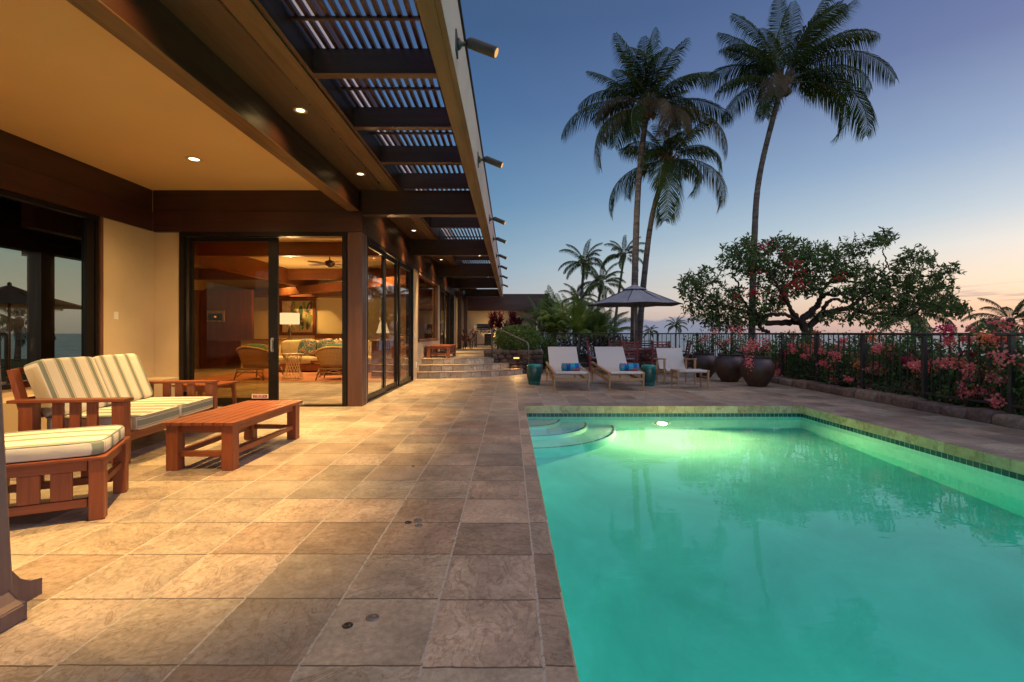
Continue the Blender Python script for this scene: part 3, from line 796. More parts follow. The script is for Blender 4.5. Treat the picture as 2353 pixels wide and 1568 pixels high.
# ================================================================== STEPS, PLATFORM, FAR WING
CX, CYY = -2.55, 16.8
platform = thing('terrace_steps', 'curved stone steps leading up to a raised paved platform', 'steps', (CX, CYY, 0))
for k, (r_, z0) in enumerate(((3.6, 0), (3.27, .17), (2.93, .34))):
    m = MB(); n = 13 - k; a0, a1 = -PI / 2, -PI / 2 + R(62 + 3 * k)
    for i in range(n):       # block faces
        rr = random.Random(k * 50 + i); t0 = a0 + (a1 - a0) * i / n + .002; t1 = a0 + (a1 - a0) * (i + 1) / n - .002
        pts = [(r_ - .28, t0), (r_, t0), (r_, (t0 + t1) / 2), (r_, t1), (r_ - .28, t1), (r_ - .28, (t0 + t1) / 2)]
        lo = [(CX + q * math.cos(a), CYY + q * math.sin(a), z0) for q, a in pts]; hi = [(x, y, z0 + .168) for x, y, _ in lo]
        b = len(m.v); m.v += lo + hi
        for j in range(6): m.f.append([b + j, b + (j + 1) % 6, b + 6 + (j + 1) % 6, b + 6 + j]); m.m.append(0)
        m.f.append([b + 6 + j for j in range(6)]); m.m.append(0)
    m.build('riser_blocks', M['riser'], platform, world=True)
    # tread
    m = MB(); n = 30; rt = r_ + .012
    top = [(CX + rt * math.cos(a0 + (a1 - a0) * i / n), CYY + rt * math.sin(a0 + (a1 - a0) * i / n)) for i in range(n + 1)]
    inn = [(CX + (r_ - .4) * math.cos(a0 + (a1 - a0) * i / n), CYY + (r_ - .4) * math.sin(a0 + (a1 - a0) * i / n)) for i in range(n + 1)]
    b = len(m.v); zt, zb = z0 + .172, z0 + .150
    for lst, z in ((top, zt), (top, zb), (inn, zt)): m.v += [(x, y, z) for x, y in lst]
    for i in range(n):
        m.f.append([b + i, b + i + 1, b + 2 * n + 3 + i, b + 2 * n + 2 + i]); m.m.append(0)
        m.f.append([b + i, b + n + 1 + i, b + n + 2 + i, b + i + 1]); m.m.append(0)
    m.build('tread', M['tile'], platform, world=True)
m = MB(); n = 30; z = .511; r_ = 2.7      # raised platform top
pts = [(CX + r_ * math.cos(-PI / 2 + R(70) * i / n), CYY + r_ * math.sin(-PI / 2 + R(70) * i / n)) for i in range(n + 1)] + [(-.1, 16.4), (-.1, 18.5), (.3, 18.6), (.3, 28.98), (CX, 28.98)]
m.v = [(x, y, z) for x, y in pts]; m.f = [list(range(len(pts)))]; m.m = [0]
m.build('platform_top', M['tile'], platform, world=True)

def rock_wall(m, x0, x1, y0, y1, z0, z1, along, size, seed, amp=.02, lo=-1.1, hi=.25, ex=.5):
    rr = random.Random(seed); z = z0
    while z < z1 - .01:
        h = min(z1 - z, size * rr.uniform(.7, 1.0)); 
        if z1 - (z + h) < size * .35: h = z1 - z
        a, e = (x0, x1) if along == 'x' else (y0, y1)
        while a < e - .01:
            l = size * rr.uniform(1.0, 1.9); b = min(e, a + l)
            if e - b < size * .5: b = e
            c = ((a + b) / 2, (y0 + y1) / 2, z + h / 2) if along == 'x' else ((x0 + x1) / 2, (a + b) / 2, z + h / 2)
            half = ((b - a) / 2, (y1 - y0) / 2, h / 2) if along == 'x' else ((x1 - x0) / 2, (b - a) / 2, h / 2)
            n0 = len(m.v); m.sell(c, [q + rr.uniform(lo, hi) * amp for q in half], e=ex * rr.uniform(.8, 1.2), n=9)
            ax, ay = rr.uniform(2, 5), rr.uniform(2, 5)
            for i in range(n0, len(m.v)):
                p = Vector(m.v[i]); s = 1 + .05 * math.sin(p.x * 19 * ax / 3 + seed) * math.cos(p.z * 23 + p.y * 17)
                m.v[i] = tuple(Vector(c) + (p - Vector(c)) * s)
            a = b
        z += h
pw = thing('planter_wall', 'dark lava rock planter wall beside the curved steps', 'planter', (0, 14.9, 0))
m = MB(); m.box(-.75, .92, 14.76, 15.2, 0, .70); m.build('core', M['lava'], pw, world=True)
m = MB(); rock_wall(m, -.80, .98, 14.70, 15.05, 0, .70, 'x', .17, 3, .03, .1, 1.1, .62); m.build('rock_face', M['lava'], pw, world=True, smooth=True)
m = MB(); rock_wall(m, .70, 1.0, 15.0, 17.5, 0, .70, 'y', .17, 5, .03, .1, 1.1, .62); m.build('rock_face', M['lava'], pw, world=True, smooth=True)
sl = thing('step_light', 'small lit rectangular step light set in the lava rock wall', 'wall light', (.18, 14.66, .48))
m = MB(); m.box(-.11, .11, -.02, .02, -.035, .05); m.build('housing', M['bronze'], sl, bevel=.004)
m = MB(); m.box(-.085, .085, -.024, -.021, -.015, .03); m.build('lens', emit('lit step light lens', (1, .48, .12), 2.2), sl)
light('SPOT', 'step_light_beam', sl, (.18, 14.58, .46), 22, (1, .55, .18), .05, 150, 1, aim=(.18, 14.2, 0))

hr = thing('handrail', 'grey tubular metal handrail sloping down beside the curved steps', 'handrail', (0, 14.45, 0))
m = MB(); p1, p2 = Vector((-.52, 14.5, 1.34)), Vector((.50, 14.2, .90))
m.tube([(-.55, 14.5, .5), (-.55, 14.5, 1.28), (-.54, 14.5, 1.36), (-.50, 14.49, 1.41), (-.43, 14.47, 1.41), (.42, 14.22, 1.01), (.50, 14.2, .95), (.53, 14.19, .87), (.535, 14.19, .0)], .022, 10)
m.build('rail', plain('weathered steel tube', (.16, .15, .13), .4, .7), hr, world=True, smooth=True)
m = MB(); m.lathe([(.05, .51), (.05, .52)], 16, (-.55, 14.5, 0)); m.lathe([(.05, 0), (.05, .01)], 16, (.535, 14.19, 0)); m.build('base_flange', M['iron'], hr, world=True)

wing = thing('guest_wing', 'low beige building wing with a broad dark red-brown fascia beyond the grill', 'building', (0, 29, 0))
part('wall', M['stucco'], wing, (-13, 1.55, 29.0, 29.3, 0, 2.62))
part('fascia', M['beamx'], wing, (-13, 2.25, 28.6, 28.75, 2.57, 3.50))
part('roof', M['beamx'], wing, (-13, 2.3, 28.55, 33, 3.502, 3.56))
part('soffit', M['soffit'], wing, (-13, 1.9, 28.752, 33, 2.60, 2.64))
up = thing('wall_uplight', 'small uplight on the platform washing the beige wall behind the grill', 'uplight', (-1.15, 28.6, .51))
m = MB(); m.lathe([(.05, 0), (.06, .10), (.05, .12)], 14); m.build('body', M['iron'], up)
m = MB(); m.lathe([(.045, .1215), (0, .122)], 14, cap=False); m.build('lens', M['lens'], up)
light('SPOT', 'uplight_beam', up, (-1.15, 28.55, .66), 110, (1, .62, .2), .05, 110, 1, aim=(-1.15, 28.95, 2.0))

# ================================================================== TERRACE FURNITURE
def rotY(a): return Matrix.Rotation(a, 3, 'Y')
def make_sofa():
    s = thing('outdoor_sofa', 'red teak outdoor sofa with cream and sage striped cushions', 'sofa', (-4.19, 5.37, 0), R(7))
    for sy_ in (-1, 1):
        y = .865 * sy_
        m = MB(); m.box(.36, .47, y - .05, y + .05, 0, .596); m.build('front_post', M['teakz'], s, bevel=.006)
        m = MB(); m.box(-.42, -.30, y - .05, y + .05, 0, .596); m.build('rear_post', M['teakz'], s, bevel=.006)
        m = MB(); m.box(-.50, .485, y - .07, y + .07, .598, .628); m.build('armrest', M['teakx'], s, bevel=.006)
        for x in (-.12, .025, .17): 
            m = MB(); m.box(x - .045, x + .045, y - .014, y + .014, .26, .597); m.build('arm_slat', M['teakz'], s, bevel=.003)
        m = MB(); m.box(-.298, .358, y - .018, y + .018, .18, .258); m.build('side_rail', M['teakx'], s, bevel=.004)
        m = MB(); m.bar((-.38, y * .905, .20), (-.565, y * .905, .90), .05, .085, (0, 1, 0)); m.build('back_post', M['teakz'], s, bevel=.006)
    m = MB(); m.box(.39, .43, -.812, .812, .20, .29); m.build('front_rail', M['teak'], s, bevel=.004)
    m = MB(); m.box(-.36, -.33, -.812, .812, .20, .29); m.build('rear_rail', M['teak'], s, bevel=.004)
    m = MB()
    for i in range(9): x = -.30 + i * .078; m.box(x, x + .06, -.80, .80, .265, .285)
    m.build('seat_slats', M['teak'], s)
    m = MB()
    for z in (.45, .60, .75, .88): x = -.395 - (z - .2) * .264; m.box(x - .010, x + .010, -.75, .75, z - .03, z + .03)
    m.build('back_slats', M['teak'], s)
    for sy_ in (-1, 1):
        m = MB(); m.sell((.09, .385 * sy_, .365), (.42, .382, .074), None, .17, 18, .04); c = m.build('seat_cushion', M['stripebox'], s, smooth=True)
        m = MB(); m.tube([(.09 + .425 * math.copysign(abs(math.cos(a)) ** .22, math.cos(a)), .385 * sy_ + .379 * math.copysign(abs(math.sin(a)) ** .22, math.sin(a)), .43) for a in [2 * PI * i / 64 for i in range(65)]], .006, 5)
        m.build('piping', plain('sage piping', (.3, .29, .22), .8), c, smooth=True)
        m = MB(); m.sell((-.36, .378 * sy_, .70), (.075, .374, .285), rotY(R(-21)), .16, 18, .05); m.build('back_cushion', M['stripe'], s, smooth=True)
    return s
make_sofa()

def slat_table(name, label, cat, loc, rz, sx, sy_, h, nslat, leg=.105, rail=.12):
    t = thing(name, label, cat, loc, rz); hx, hy = sx / 2, sy_ / 2
    m = MB(); wd = sx / nslat
    for i in range(nslat): m.box(-hx + i * wd + .006, -hx + (i + 1) * wd - .006, -hy, hy, h - .03, h)
    m.build('tabletop', M['teak'], t, bevel=.003)
    ins = .03
    for a in (-1, 1):
        for b in (-1, 1):
            x, y = a * (hx - ins - leg / 2), b * (hy - ins - leg / 2)
            m = MB(); m.box(x - leg / 2, x + leg / 2, y - leg / 2, y + leg / 2, 0, h - .031); m.build('leg', M['teakz'], t, bevel=.005)
    lx, ly = hx - ins - leg, hy - ins - leg
    for a in (-1, 1): m = MB(); m.box(a * (hx - ins - leg / 2) - .02, a * (hx - ins - leg / 2) + .02, -ly, ly, h - .10, h - .031); m.build('apron', M['teak'], t)
    for b in (-1, 1): m = MB(); m.box(-lx, lx, b * (hy - ins - leg / 2) - .02, b * (hy - ins - leg / 2) + .02, h - .10, h - .031); m.build('apron', M['teakx'], t)
    for a in (-1, 1):
        m = MB(); m.box(a * (hx - ins - leg / 2) - .022, a * (hx - ins - leg / 2) + .022, -ly, ly, rail, rail + .05); m.build('stretcher', M['teak'], t, bevel=.003)
    for b in (-1, 1):
        m = MB(); m.box(-lx, lx, b * (hy - ins - leg / 2) - .022, b * (hy - ins - leg / 2) + .022, rail, rail + .05); m.build('stretcher', M['teakx'], t, bevel=.003)
    return t
slat_table('coffee_table', 'long low red teak slatted coffee table in front of the striped sofa', 'coffee table', (-2.80, 5.04, 0), 0, .665, 1.44, .44, 7)
b = slat_table('slatted_bench', 'low red teak slatted bench on the raised platform by the house wall', 'bench', (-2.12, 14.98, .513), 0, .74, 1.62, .36, 7, .10, .08)
for y in (-.45, -.15, .15, .45):
    for x in (-.29, .29):
        m = MB(); m.box(x - .012, x + .012, y - .05, y + .05, .132, .26); m.build('side_slat', M['teakz'], b)

def ottoman():
    t = thing('ottoman', 'red teak ottoman with a striped cushion in front of the sofa', 'ottoman', (-3.21, 3.35, 0), R(27.6))
    hx, hy, h = .40, .36, .40
    for a in (-1, 1):
        for b in (-1, 1):
            x, y = a * (hx - .055), b * (hy - .055); m = MB(); m.box(x - .042, x + .042, y - .042, y + .042, 0, h); m.build('leg', M['teakz'], t, bevel=.006)
    for b in (-1, 1):
        y = b * (hy - .055)
        m = MB(); m.box(-hx + .106, hx - .106, y - .02, y + .02, h - .07, h - .002); m.build('rail', M['teakx'], t, bevel=.004)
        m = MB(); m.box(-hx + .106, hx - .106, y - .02, y + .02, .09, .145); m.build('rail', M['teakx'], t, bevel=.004)
        for x in (-.16, 0, .16):
            m = MB(); m.box(x - .055, x + .055, y - .012, y + .012, .147, h - .072); m.build('slat', M['teakz'], t, bevel=.003)
    for a in (-1, 1):
        x = a * (hx - .055)
        m = MB(); m.box(x - .02, x + .02, -hy + .106, hy - .106, h - .07, h - .002); m.build('rail', M['teak'], t, bevel=.004)
        m = MB(); m.box(x - .018, x + .018, -hy + .106, hy - .106, .20, .245); m.build('rail', M['teak'], t, bevel=.004)
    m = MB(); m.box(-hx + .005, hx - .005, -hy + .005, hy - .005, h - .001, h + .022); m.build('seat_board', M['teakx'], t, bevel=.006)
    m = MB(); m.sell((0, 0, h + .072), (hx - .02, hy - .02, .050), None, .2, 18, .2); c = m.build('cushion', M['stripe'], t, smooth=True)
    m = MB(); m.tube([((hx - .03) * math.copysign(abs(math.cos(a)) ** .25, math.cos(a)), (hy - .03) * math.copysign(abs(math.sin(a)) ** .25, math.sin(a)), h + .118) for a in [2 * PI * i / 64 for i in range(65)]], .006, 5)
    m.build('piping', plain('sage piping', (.3, .29, .22), .8), c, smooth=True)
ottoman()

def round_table(loc, h, r_, label):
    t = thing('side_table', label, 'side table', loc)
    m = MB(); m.lathe([(0, h - .03), (r_ - .008, h - .03), (r_, h - .022), (r_, h - .006), (r_ - .006, h), (0, h)], 36, cap=False); m.build('tabletop', M['teakx'], t)
    for k in range(3):
        a = 2 * PI * k / 3 + .4
        m = MB(); m.bar((.05 * math.cos(a), .05 * math.sin(a), h - .03), (r_ * .85 * math.cos(a), r_ * .85 * math.sin(a), .0), .035, .035); m.build('leg', M['teakz'], t, bevel=.003)
    m = MB(); m.lathe([(r_ * .45, h * .45), (r_ * .45, h * .45 + .02)], 20); m.build('lower_shelf', M['teakx'], t)
round_table((-4.66, 4.02, 0), .50, .24, 'small round teak side table beside the near arm of the sofa')
t = thing('side_table', 'square teak side table with splayed legs behind the far arm of the sofa', 'side table', (-4.52, 7.2, 0))
m = MB()
for i in range(5): m.box(-.32 + i * .128 + .004, -.32 + (i + 1) * .128 - .004, -.3, .3, .475, .50)
m.build('tabletop', M['teak'], t, bevel=.003)
for a in (-1, 1):
    for b in (-1, 1):
        m = MB(); m.bar((a * .25, b * .24, .474), (a * .28, b * .27, 0), .045, .045); m.build('leg', M['teakz'], t, bevel=.003)
for y in (-.24, .24): m = MB(); m.box(-.26, .26, y - .015, y + .015, .40, .47); m.build('apron', M['teakx'], t)

# tapered post on stepped cross feet, cut by the left edge
t = thing('wooden_post', 'tapered brownish post on stepped wooden feet at the left edge', 'post', (-2.305, 2.02, 0))
M['postwood'] = wood('weathered mauve wood', (.17, .105, .09), (.115, .07, .062), .6, axis=2, fine=.6)
m = MB(); m.obox((0, 0, 1.27), (.265, .20, 2.36), None, .45); m.build('shaft', M['postwood'], t, bevel=.012)
m = MB(); m.lathe([(.10, 2.45), (.13, 2.5), (.06, 2.56), (0, 2.58)], 4); m.build('cap', M['postwood'], t)
for (dx, dy) in ((1, 0), (-1, 0), (0, -1), (0, 1)):
    m = MB(); prof = [(0, 0), (.205, 0), (.205, .072), (.165, .085), (.13, .12), (.10, .18), (0, .20)]
    if dy: prof = [(x * 1.35, z) for x, z in prof]
    for s_ in (-1, 1):
        for x, z in prof:
            p = Vector((dx, dy, 0)) * x + Vector((dy, dx, 0)) * s_ * .075; m.v.append((p.x, p.y, z))
    k = len(prof)
    for i in range(k): m.f.append([i, (i + 1) % k, k + (i + 1) % k, k + i]); m.m.append(0)
    m.f += [list(range(k)), list(range(k, 2 * k))[::-1]]; m.m += [0, 0]
    m.build('foot', M['postwood'], t, bevel=.006)

# ------------------------------------------------------------------ loungers, stools, sling chair
def lounger():
    t = thing('sun_lounger', 'pale teak sun lounger with grey sling, rolled towel on it, beside the left stool', 'sun lounger', (0, 0, 0), 0, 'sun loungers at the far end of the pool')
    hw = .385; L = 2.28
    for sx_ in (-1, 1):
        x = sx_ * (hw - .02)
        m = MB(); m.add([(x - .028, 0.0, .355), (x + .028, 0.0, .355), (x + .028, L, .455), (x - .028, L, .455), (x - .028, 0, .395), (x + .028, 0, .395), (x + .028, L, .50), (x - .028, L, .50)],
                        [(0, 3, 2, 1), (4, 5, 6, 7), (0, 1, 5, 4), (1, 2, 6, 5), (2, 3, 7, 6), (3, 0, 4, 7)]); m.build('side_rail', M['paleteak'], t, bevel=.006)
        m = MB(); m.bar((x, .05, .20), (x, L - .05, .29), .03, .07); m.build('lower_rail', M['paleteak'], t, bevel=.004)
        for y in (.03, L - .04):
            m = MB(); m.obox((x, y, .19), (.05, .06, .38), Matrix.Rotation(PI, 3, 'X'), .55); m.build('leg', M['paleteak'], t, bevel=.005)
    m = MB(); m.box(-hw + .03, hw - .03, .01, .04, .21, .27); m.build('cross_rail', M['paleteak'], t, bevel=.004)
    m = MB(); m.box(-hw + .03, hw - .03, L - .06, L - .03, .25, .31); m.build('cross_rail', M['paleteak'], t, bevel=.004)
    m = MB(); m.box(-hw + .03, hw - .03, 1.05, 1.09, .26, .31); m.build('cross_rail', M['paleteak'], t, bevel=.004)
    prof = [(-.005, .375), (-.008, .395), (.05, .405), (.5, .392), (1.0, .395), (1.32, .412), (1.42, .445), (1.72, .70), (1.93, .895), (1.95, .89)]
    m = MB()
    for dz in (0, -.012):
        for y, z in prof: e_ = .045 if z < .43 else .022; m.v += [(-hw + e_, y, z + dz), (hw - e_, y, z + dz)]
    k = len(prof)
    for d in range(2):
        for i in range(k - 1): a = d * 2 * k + 2 * i; m.f.append([a, a + 1, a + 3, a + 2]); m.m.append(0)
    m.build('sling', M['sling'], t, smooth=True)
    for sx_ in (-1, 1):
        m = MB(); m.bar((sx_ * (hw - .07), 1.43, .40), (sx_ * (hw - .07), 1.97, .865), .022, .03, (1, 0, 0)); m.build('back_frame', M['paleteak'], t)
    return t
lg = lounger(); lg.location = (1.315, 10.40, 0)
dup(lg, (2.505, 10.42, 0), 0, 'pale teak sun lounger with grey sling and rolled towel, nearer the dining table', 'sun loungers at the far end of the pool')
def towel_fn(t):
    x, y, z = t.sep(t.obj()); 
    st = t.math('FRACT', t.math('MULTIPLY', t.math('ADD', x, .5), 5.2))
    c = t.ramp(st, [(0, (.015, .09, .30)), (.45, (.02, .16, .42)), (.5, (.03, .26, .42)), (.95, (.05, .32, .46))], 'CONSTANT')
    n = t.noise(t.scale(t.obj(), (7, 5, 7)), 1.4, 1)[0]
    c = t.mix(t.math('GREATER_THAN', n, .60), c, (.55, .10, .07))
    return bsdf(t, c, .95, 0, t.noise(t.obj(), 220, 2)[0], .006, .7, .1)
M['towel'] = material('patterned blue beach towel', towel_fn)
for x, y, sd_, lab in ((1.36, 10.86, 0, 'rolled blue towel with coral pattern on the left sun lounger'), (2.66, 10.84, 1, 'rolled blue and coral towel on the lounger near the dining table')):
    m = MB(); prof = []
    ang = .0
    m.tube([(-.205, 0, .088), (-.20, 0, .088), (.20, 0, .088), (.205, 0, .088)], [.078, .086, .086, .078], 24)
    sp = [(math.cos(a) * (.012 + .0105 * a), math.sin(a) * (.012 + .0105 * a)) for a in [i * .3 for i in range(22)]]
    for s_ in (-1, 1): m.tube([(s_ * .206, px_, .088 + pz_) for px_, pz_ in sp], .004, 4)
    o = m.build('rolled_towel', M['towel'], smooth=True); o.location = (x, y, .392); o.rotation_euler = (0, 0, 0.04 * (1 - 2 * sd_)); tag(o, lab, 'towel', 'rolled towels on the loungers')

def glaze_fn(t):
    x, y, z = t.sep(t.obj()); a = t.math('MULTIPLY', t.math('ARCTAN2', y, x), 24 / (2 * PI)); b = t.math('MULTIPLY', z, 21)
    def cell(ox):
        u = t.math('SUBTRACT', t.math('FRACT', t.math('ADD', a, ox)), .5); v = t.math('SUBTRACT', t.math('FRACT', t.math('ADD', b, ox)), .5)
        return t.math('LESS_THAN', t.math('ADD', t.math('ABSOLUTE', u), t.math('ABSOLUTE', v)), .36)
    hole = t.math('MULTIPLY', t.math('MAXIMUM', cell(0.0), cell(.5)), t.math('MULTIPLY', t.math('GREATER_THAN', z, .08), t.math('LESS_THAN', z, .41)))
    n = t.noise(t.obj(), 8, 3)[0]
    c = t.mix(t.mapr(n, .3, .7), (.005, .10, .10), (.010, .18, .165)); c = t.mix(hole, c, (.004, .03, .03))
    return bsdf(t, c, .12, 0, t.math('SUBTRACT', 1.0, hole), .008, .9, .6)
M['glaze'] = material('teal ceramic glaze', glaze_fn)
def stool(x, y, label):
    t = thing('garden_stool', label, 'garden stool', (x, y, 0), 0, 'teal ceramic garden stools')
    m = MB(); m.lathe([(0, 0), (.135, 0), (.142, .015), (.138, .03), (.155, .10), (.176, .20), (.182, .28), (.178, .36), (.168, .43), (.17, .445), (.165, .455)], 40, cap=False); m.build('body', M['glaze'], t, smooth=True)
    m = MB(); m.lathe([(.170, .452), (.172, .47), (.16, .485), (.10, .492), (.03, .492), (.028, .485), (0, .485)], 40, cap=False); m.build('top', plain('teal glaze top', (.012, .22, .20), .12, 0, .2), t, smooth=True)
    m = MB()
    for z in (.055, .425):
        for k in range(26): a = 2 * PI * k / 26; q = .146 if z < .1 else .170; m.sell((q * math.cos(a), q * math.sin(a), z), (.008, .008, .008), None, 1, 4)
    m.build('studs', plain('teal studs', (.015, .26, .23), .12), t, smooth=True)
stool(.575, 11.72, 'teal pierced ceramic garden stool left of the loungers, by the steps')
stool(3.27, 11.45, 'teal pierced ceramic garden stool between the lounger and the sling armchair')

def sling_chair():
    t = thing('sling_armchair', 'low pale teak armchair with grey sling seat by the dining table', 'armchair', (4.06, 11.58, 0))
    hw = .365
    for s_ in (-1, 1):
        x = s_ * hw
        m = MB(); m.obox((x, .02, .31), (.045, .055, .62), Matrix.Rotation(PI, 3, 'X'), .6); m.build('leg', M['paleteak'], t, bevel=.004)
        m = MB(); m.obox((x, .62, .29), (.045, .055, .58), Matrix.Rotation(PI, 3, 'X'), .6); m.build('leg', M['paleteak'], t, bevel=.004)
        m = MB(); m.bar((x, -.02, .625), (x, .68, .585), .07, .028); m.build('armrest', M['paleteak'], t, bevel=.006)
        m = MB(); m.bar((x, .05, .33), (x, .60, .27), .028, .07); m.build('side_rail', M['paleteak'], t, bevel=.004)
    m = MB(); m.box(-hw + .025, hw - .025, .0, .035, .29, .345); m.build('front_rail', M['paleteak'], t, bevel=.004)
    m = MB(); m.box(-hw + .025, hw - .025, .60, .635, .25, .30); m.build('rear_rail', M['paleteak'], t, bevel=.004)
    prof = [(-.01, .34), (-.012, .365), (.03, .385), (.28, .36), (.50, .35), (.57, .385), (.70, .63), (.82, .86), (.835, .855)]
    m = MB(); k = len(prof)
    for dz in (0, -.012):
        for y, z in prof: m.v += [(-hw + .04, y, z + dz), (hw - .04, y, z + dz)]
    for d in range(2):
        for i in range(k - 1): a = d * 2 * k + 2 * i; m.f.append([a, a + 1, a + 3, a + 2]); m.m.append(0)
    m.build('sling', M['sling'], t, smooth=True)
    f = thing('footstool', 'low pale teak footstool with grey sling in front of the sling armchair', 'footstool', (4.06, 10.75, 0))
    for s_ in (-1, 1):
        x = s_ * .335
        for y in (.0, .42):
            m = MB(); m.obox((x, y, .195), (.045, .05, .39), Matrix.Rotation(PI, 3, 'X'), .6); m.build('leg', M['paleteak'], f, bevel=.004)
        m = MB(); m.bar((x, -.02, .40), (x, .44, .40), .05, .028); m.build('top_rail', M['paleteak'], f, bevel=.004)
        m = MB(); m.bar((x, .03, .24), (x, .39, .24), .028, .06); m.build('side_rail', M['paleteak'], f, bevel=.004)
    prof = [(-.01, .36), (-.02, .395), (.02, .418), (.21, .402), (.40, .418), (.44, .395), (.43, .36)]
    m = MB(); k = len(prof)
    for y, z in prof: m.v += [(-.31, y, z), (.31, y, z)]
    for i in range(k - 1): m.f.append([2 * i, 2 * i + 1, 2 * i + 3, 2 * i + 2]); m.m.append(0)
    o = m.build('sling', M['sling'], f, smooth=True); sm = o.modifiers.new('thickness', 'SOLIDIFY'); sm.thickness = .012
sling_chair()

# ------------------------------------------------------------------ dining set and parasol
dt = thing('dining_table', 'dark red wooden slatted dining table under the grey parasol', 'dining table', (4.05, 15.55, 0))
m = MB()
for i in range(8): m.box(-1.05, 1.05, -.5 + i * .125 + .004, -.5 + (i + 1) * .125 - .004, .71, .74)
m.build('tabletop', M['redwood'], dt)
for a in (-1, 1):
    for b in (-1, 1):
        m = MB(); m.box(a * .93 - .045, a * .93 + .045, b * .4 - .045, b * .4 + .045, 0, .709); m.build('leg', M['redwood'], dt)
for y in (-.40, .40): m = MB(); m.box(-.88, .88, y - .02, y + .02, .61, .709); m.build('apron', M['redwood'], dt)
def dchair():
    t = thing('dining_chair', 'x', 'dining chair', (0, 0, 0), 0, 'dark red chairs round the dining table')   # faces +y
    for s_ in (-1, 1):
        m = MB(); m.bar((s_ * .25, -.22, 0), (s_ * .25, -.24, .44), .045, .045); m.bar((s_ * .25, -.24, .44), (s_ * .25, -.34, 1.0), .045, .045); m.build('back_post', M['redwood'], t)
        m = MB(); m.box(s_ * .25 - .022, s_ * .25 + .022, .20, .245, 0, .64); m.build('front_leg', M['redwood'], t)
        m = MB(); m.box(s_ * .25 - .035, s_ * .25 + .035, -.27, .27, .642, .665); m.build('armrest', M['redwood'], t)
    m = MB()
    for i in range(6): m.box(-.27, .27, -.23 + i * .08, -.23 + i * .08 + .066, .42, .442)
    m.build('seat', M['redwood'], t)
    m = MB(); m.bar((-.27, -.338, .97), (.27, -.338, .97), .03, .10, (1, 0, 0))
    m.build('top_rail', M['redwood'], t)
    for z in (.55, .64, .73, .82, .89):
        y = -.24 - (z - .44) * .178; m = MB(); m.box(-.23, .23, y - .01, y + .01, z - .022, z + .022); m.build('back_slat', M['redwood'], t)
    m = MB(); m.box(-.23, .23, .21, .235, .36, .42); m.box(-.23, .23, -.235, -.21, .30, .35); m.build('stretcher', M['redwood'], t)
    m = MB(); m.sell((0, .0, .462), (.22, .22, .022), None, .3, 8); m.build('seat_pad', plain('white seat pad', (.5, .46, .43), .9), t, smooth=True)
    return t
c0 = dchair(); c0.location = (3.60, 14.92, 0); c0['label'] = 'dark red slatted dining chair, its back towards the loungers, nearest the second lounger'
dup(c0, (4.52, 14.90, 0), R(3), 'dark red slatted dining chair, its back turned to the pool, just behind the sling armchair')
dup(c0, (3.62, 16.2, 0), PI, 'dark red dining chair on the sea side of the table, left of the parasol pole')
dup(c0, (4.58, 16.2, 0), PI, 'dark red dining chair on the sea side of the table, right of the parasol pole')
dup(c0, (2.78, 15.5, 0), R(-95), 'dark red dining chair at the house end of the table, behind a lounger')
dup(c0, (5.42, 15.6, 0), R(80), 'dark red dining chair at the right end of the table, beside the fence')
for i, (x, y) in enumerate(((3.1, 15.25), (4.72, 15.2), (3.95, 15.15))):
    m = MB(); m.sell((0, 0, .006), (.2, .14, .006), None, .3, 6); o = m.build('place_mat', M['white'], smooth=True); o.location = (x, y, .741)
    tag(o, ['folded white linen on the left end of the dining table', 'folded white linen on the right end of the dining table', 'folded white linen in the middle of the dining table'][i], 'linen', 'white linen on the dining table')
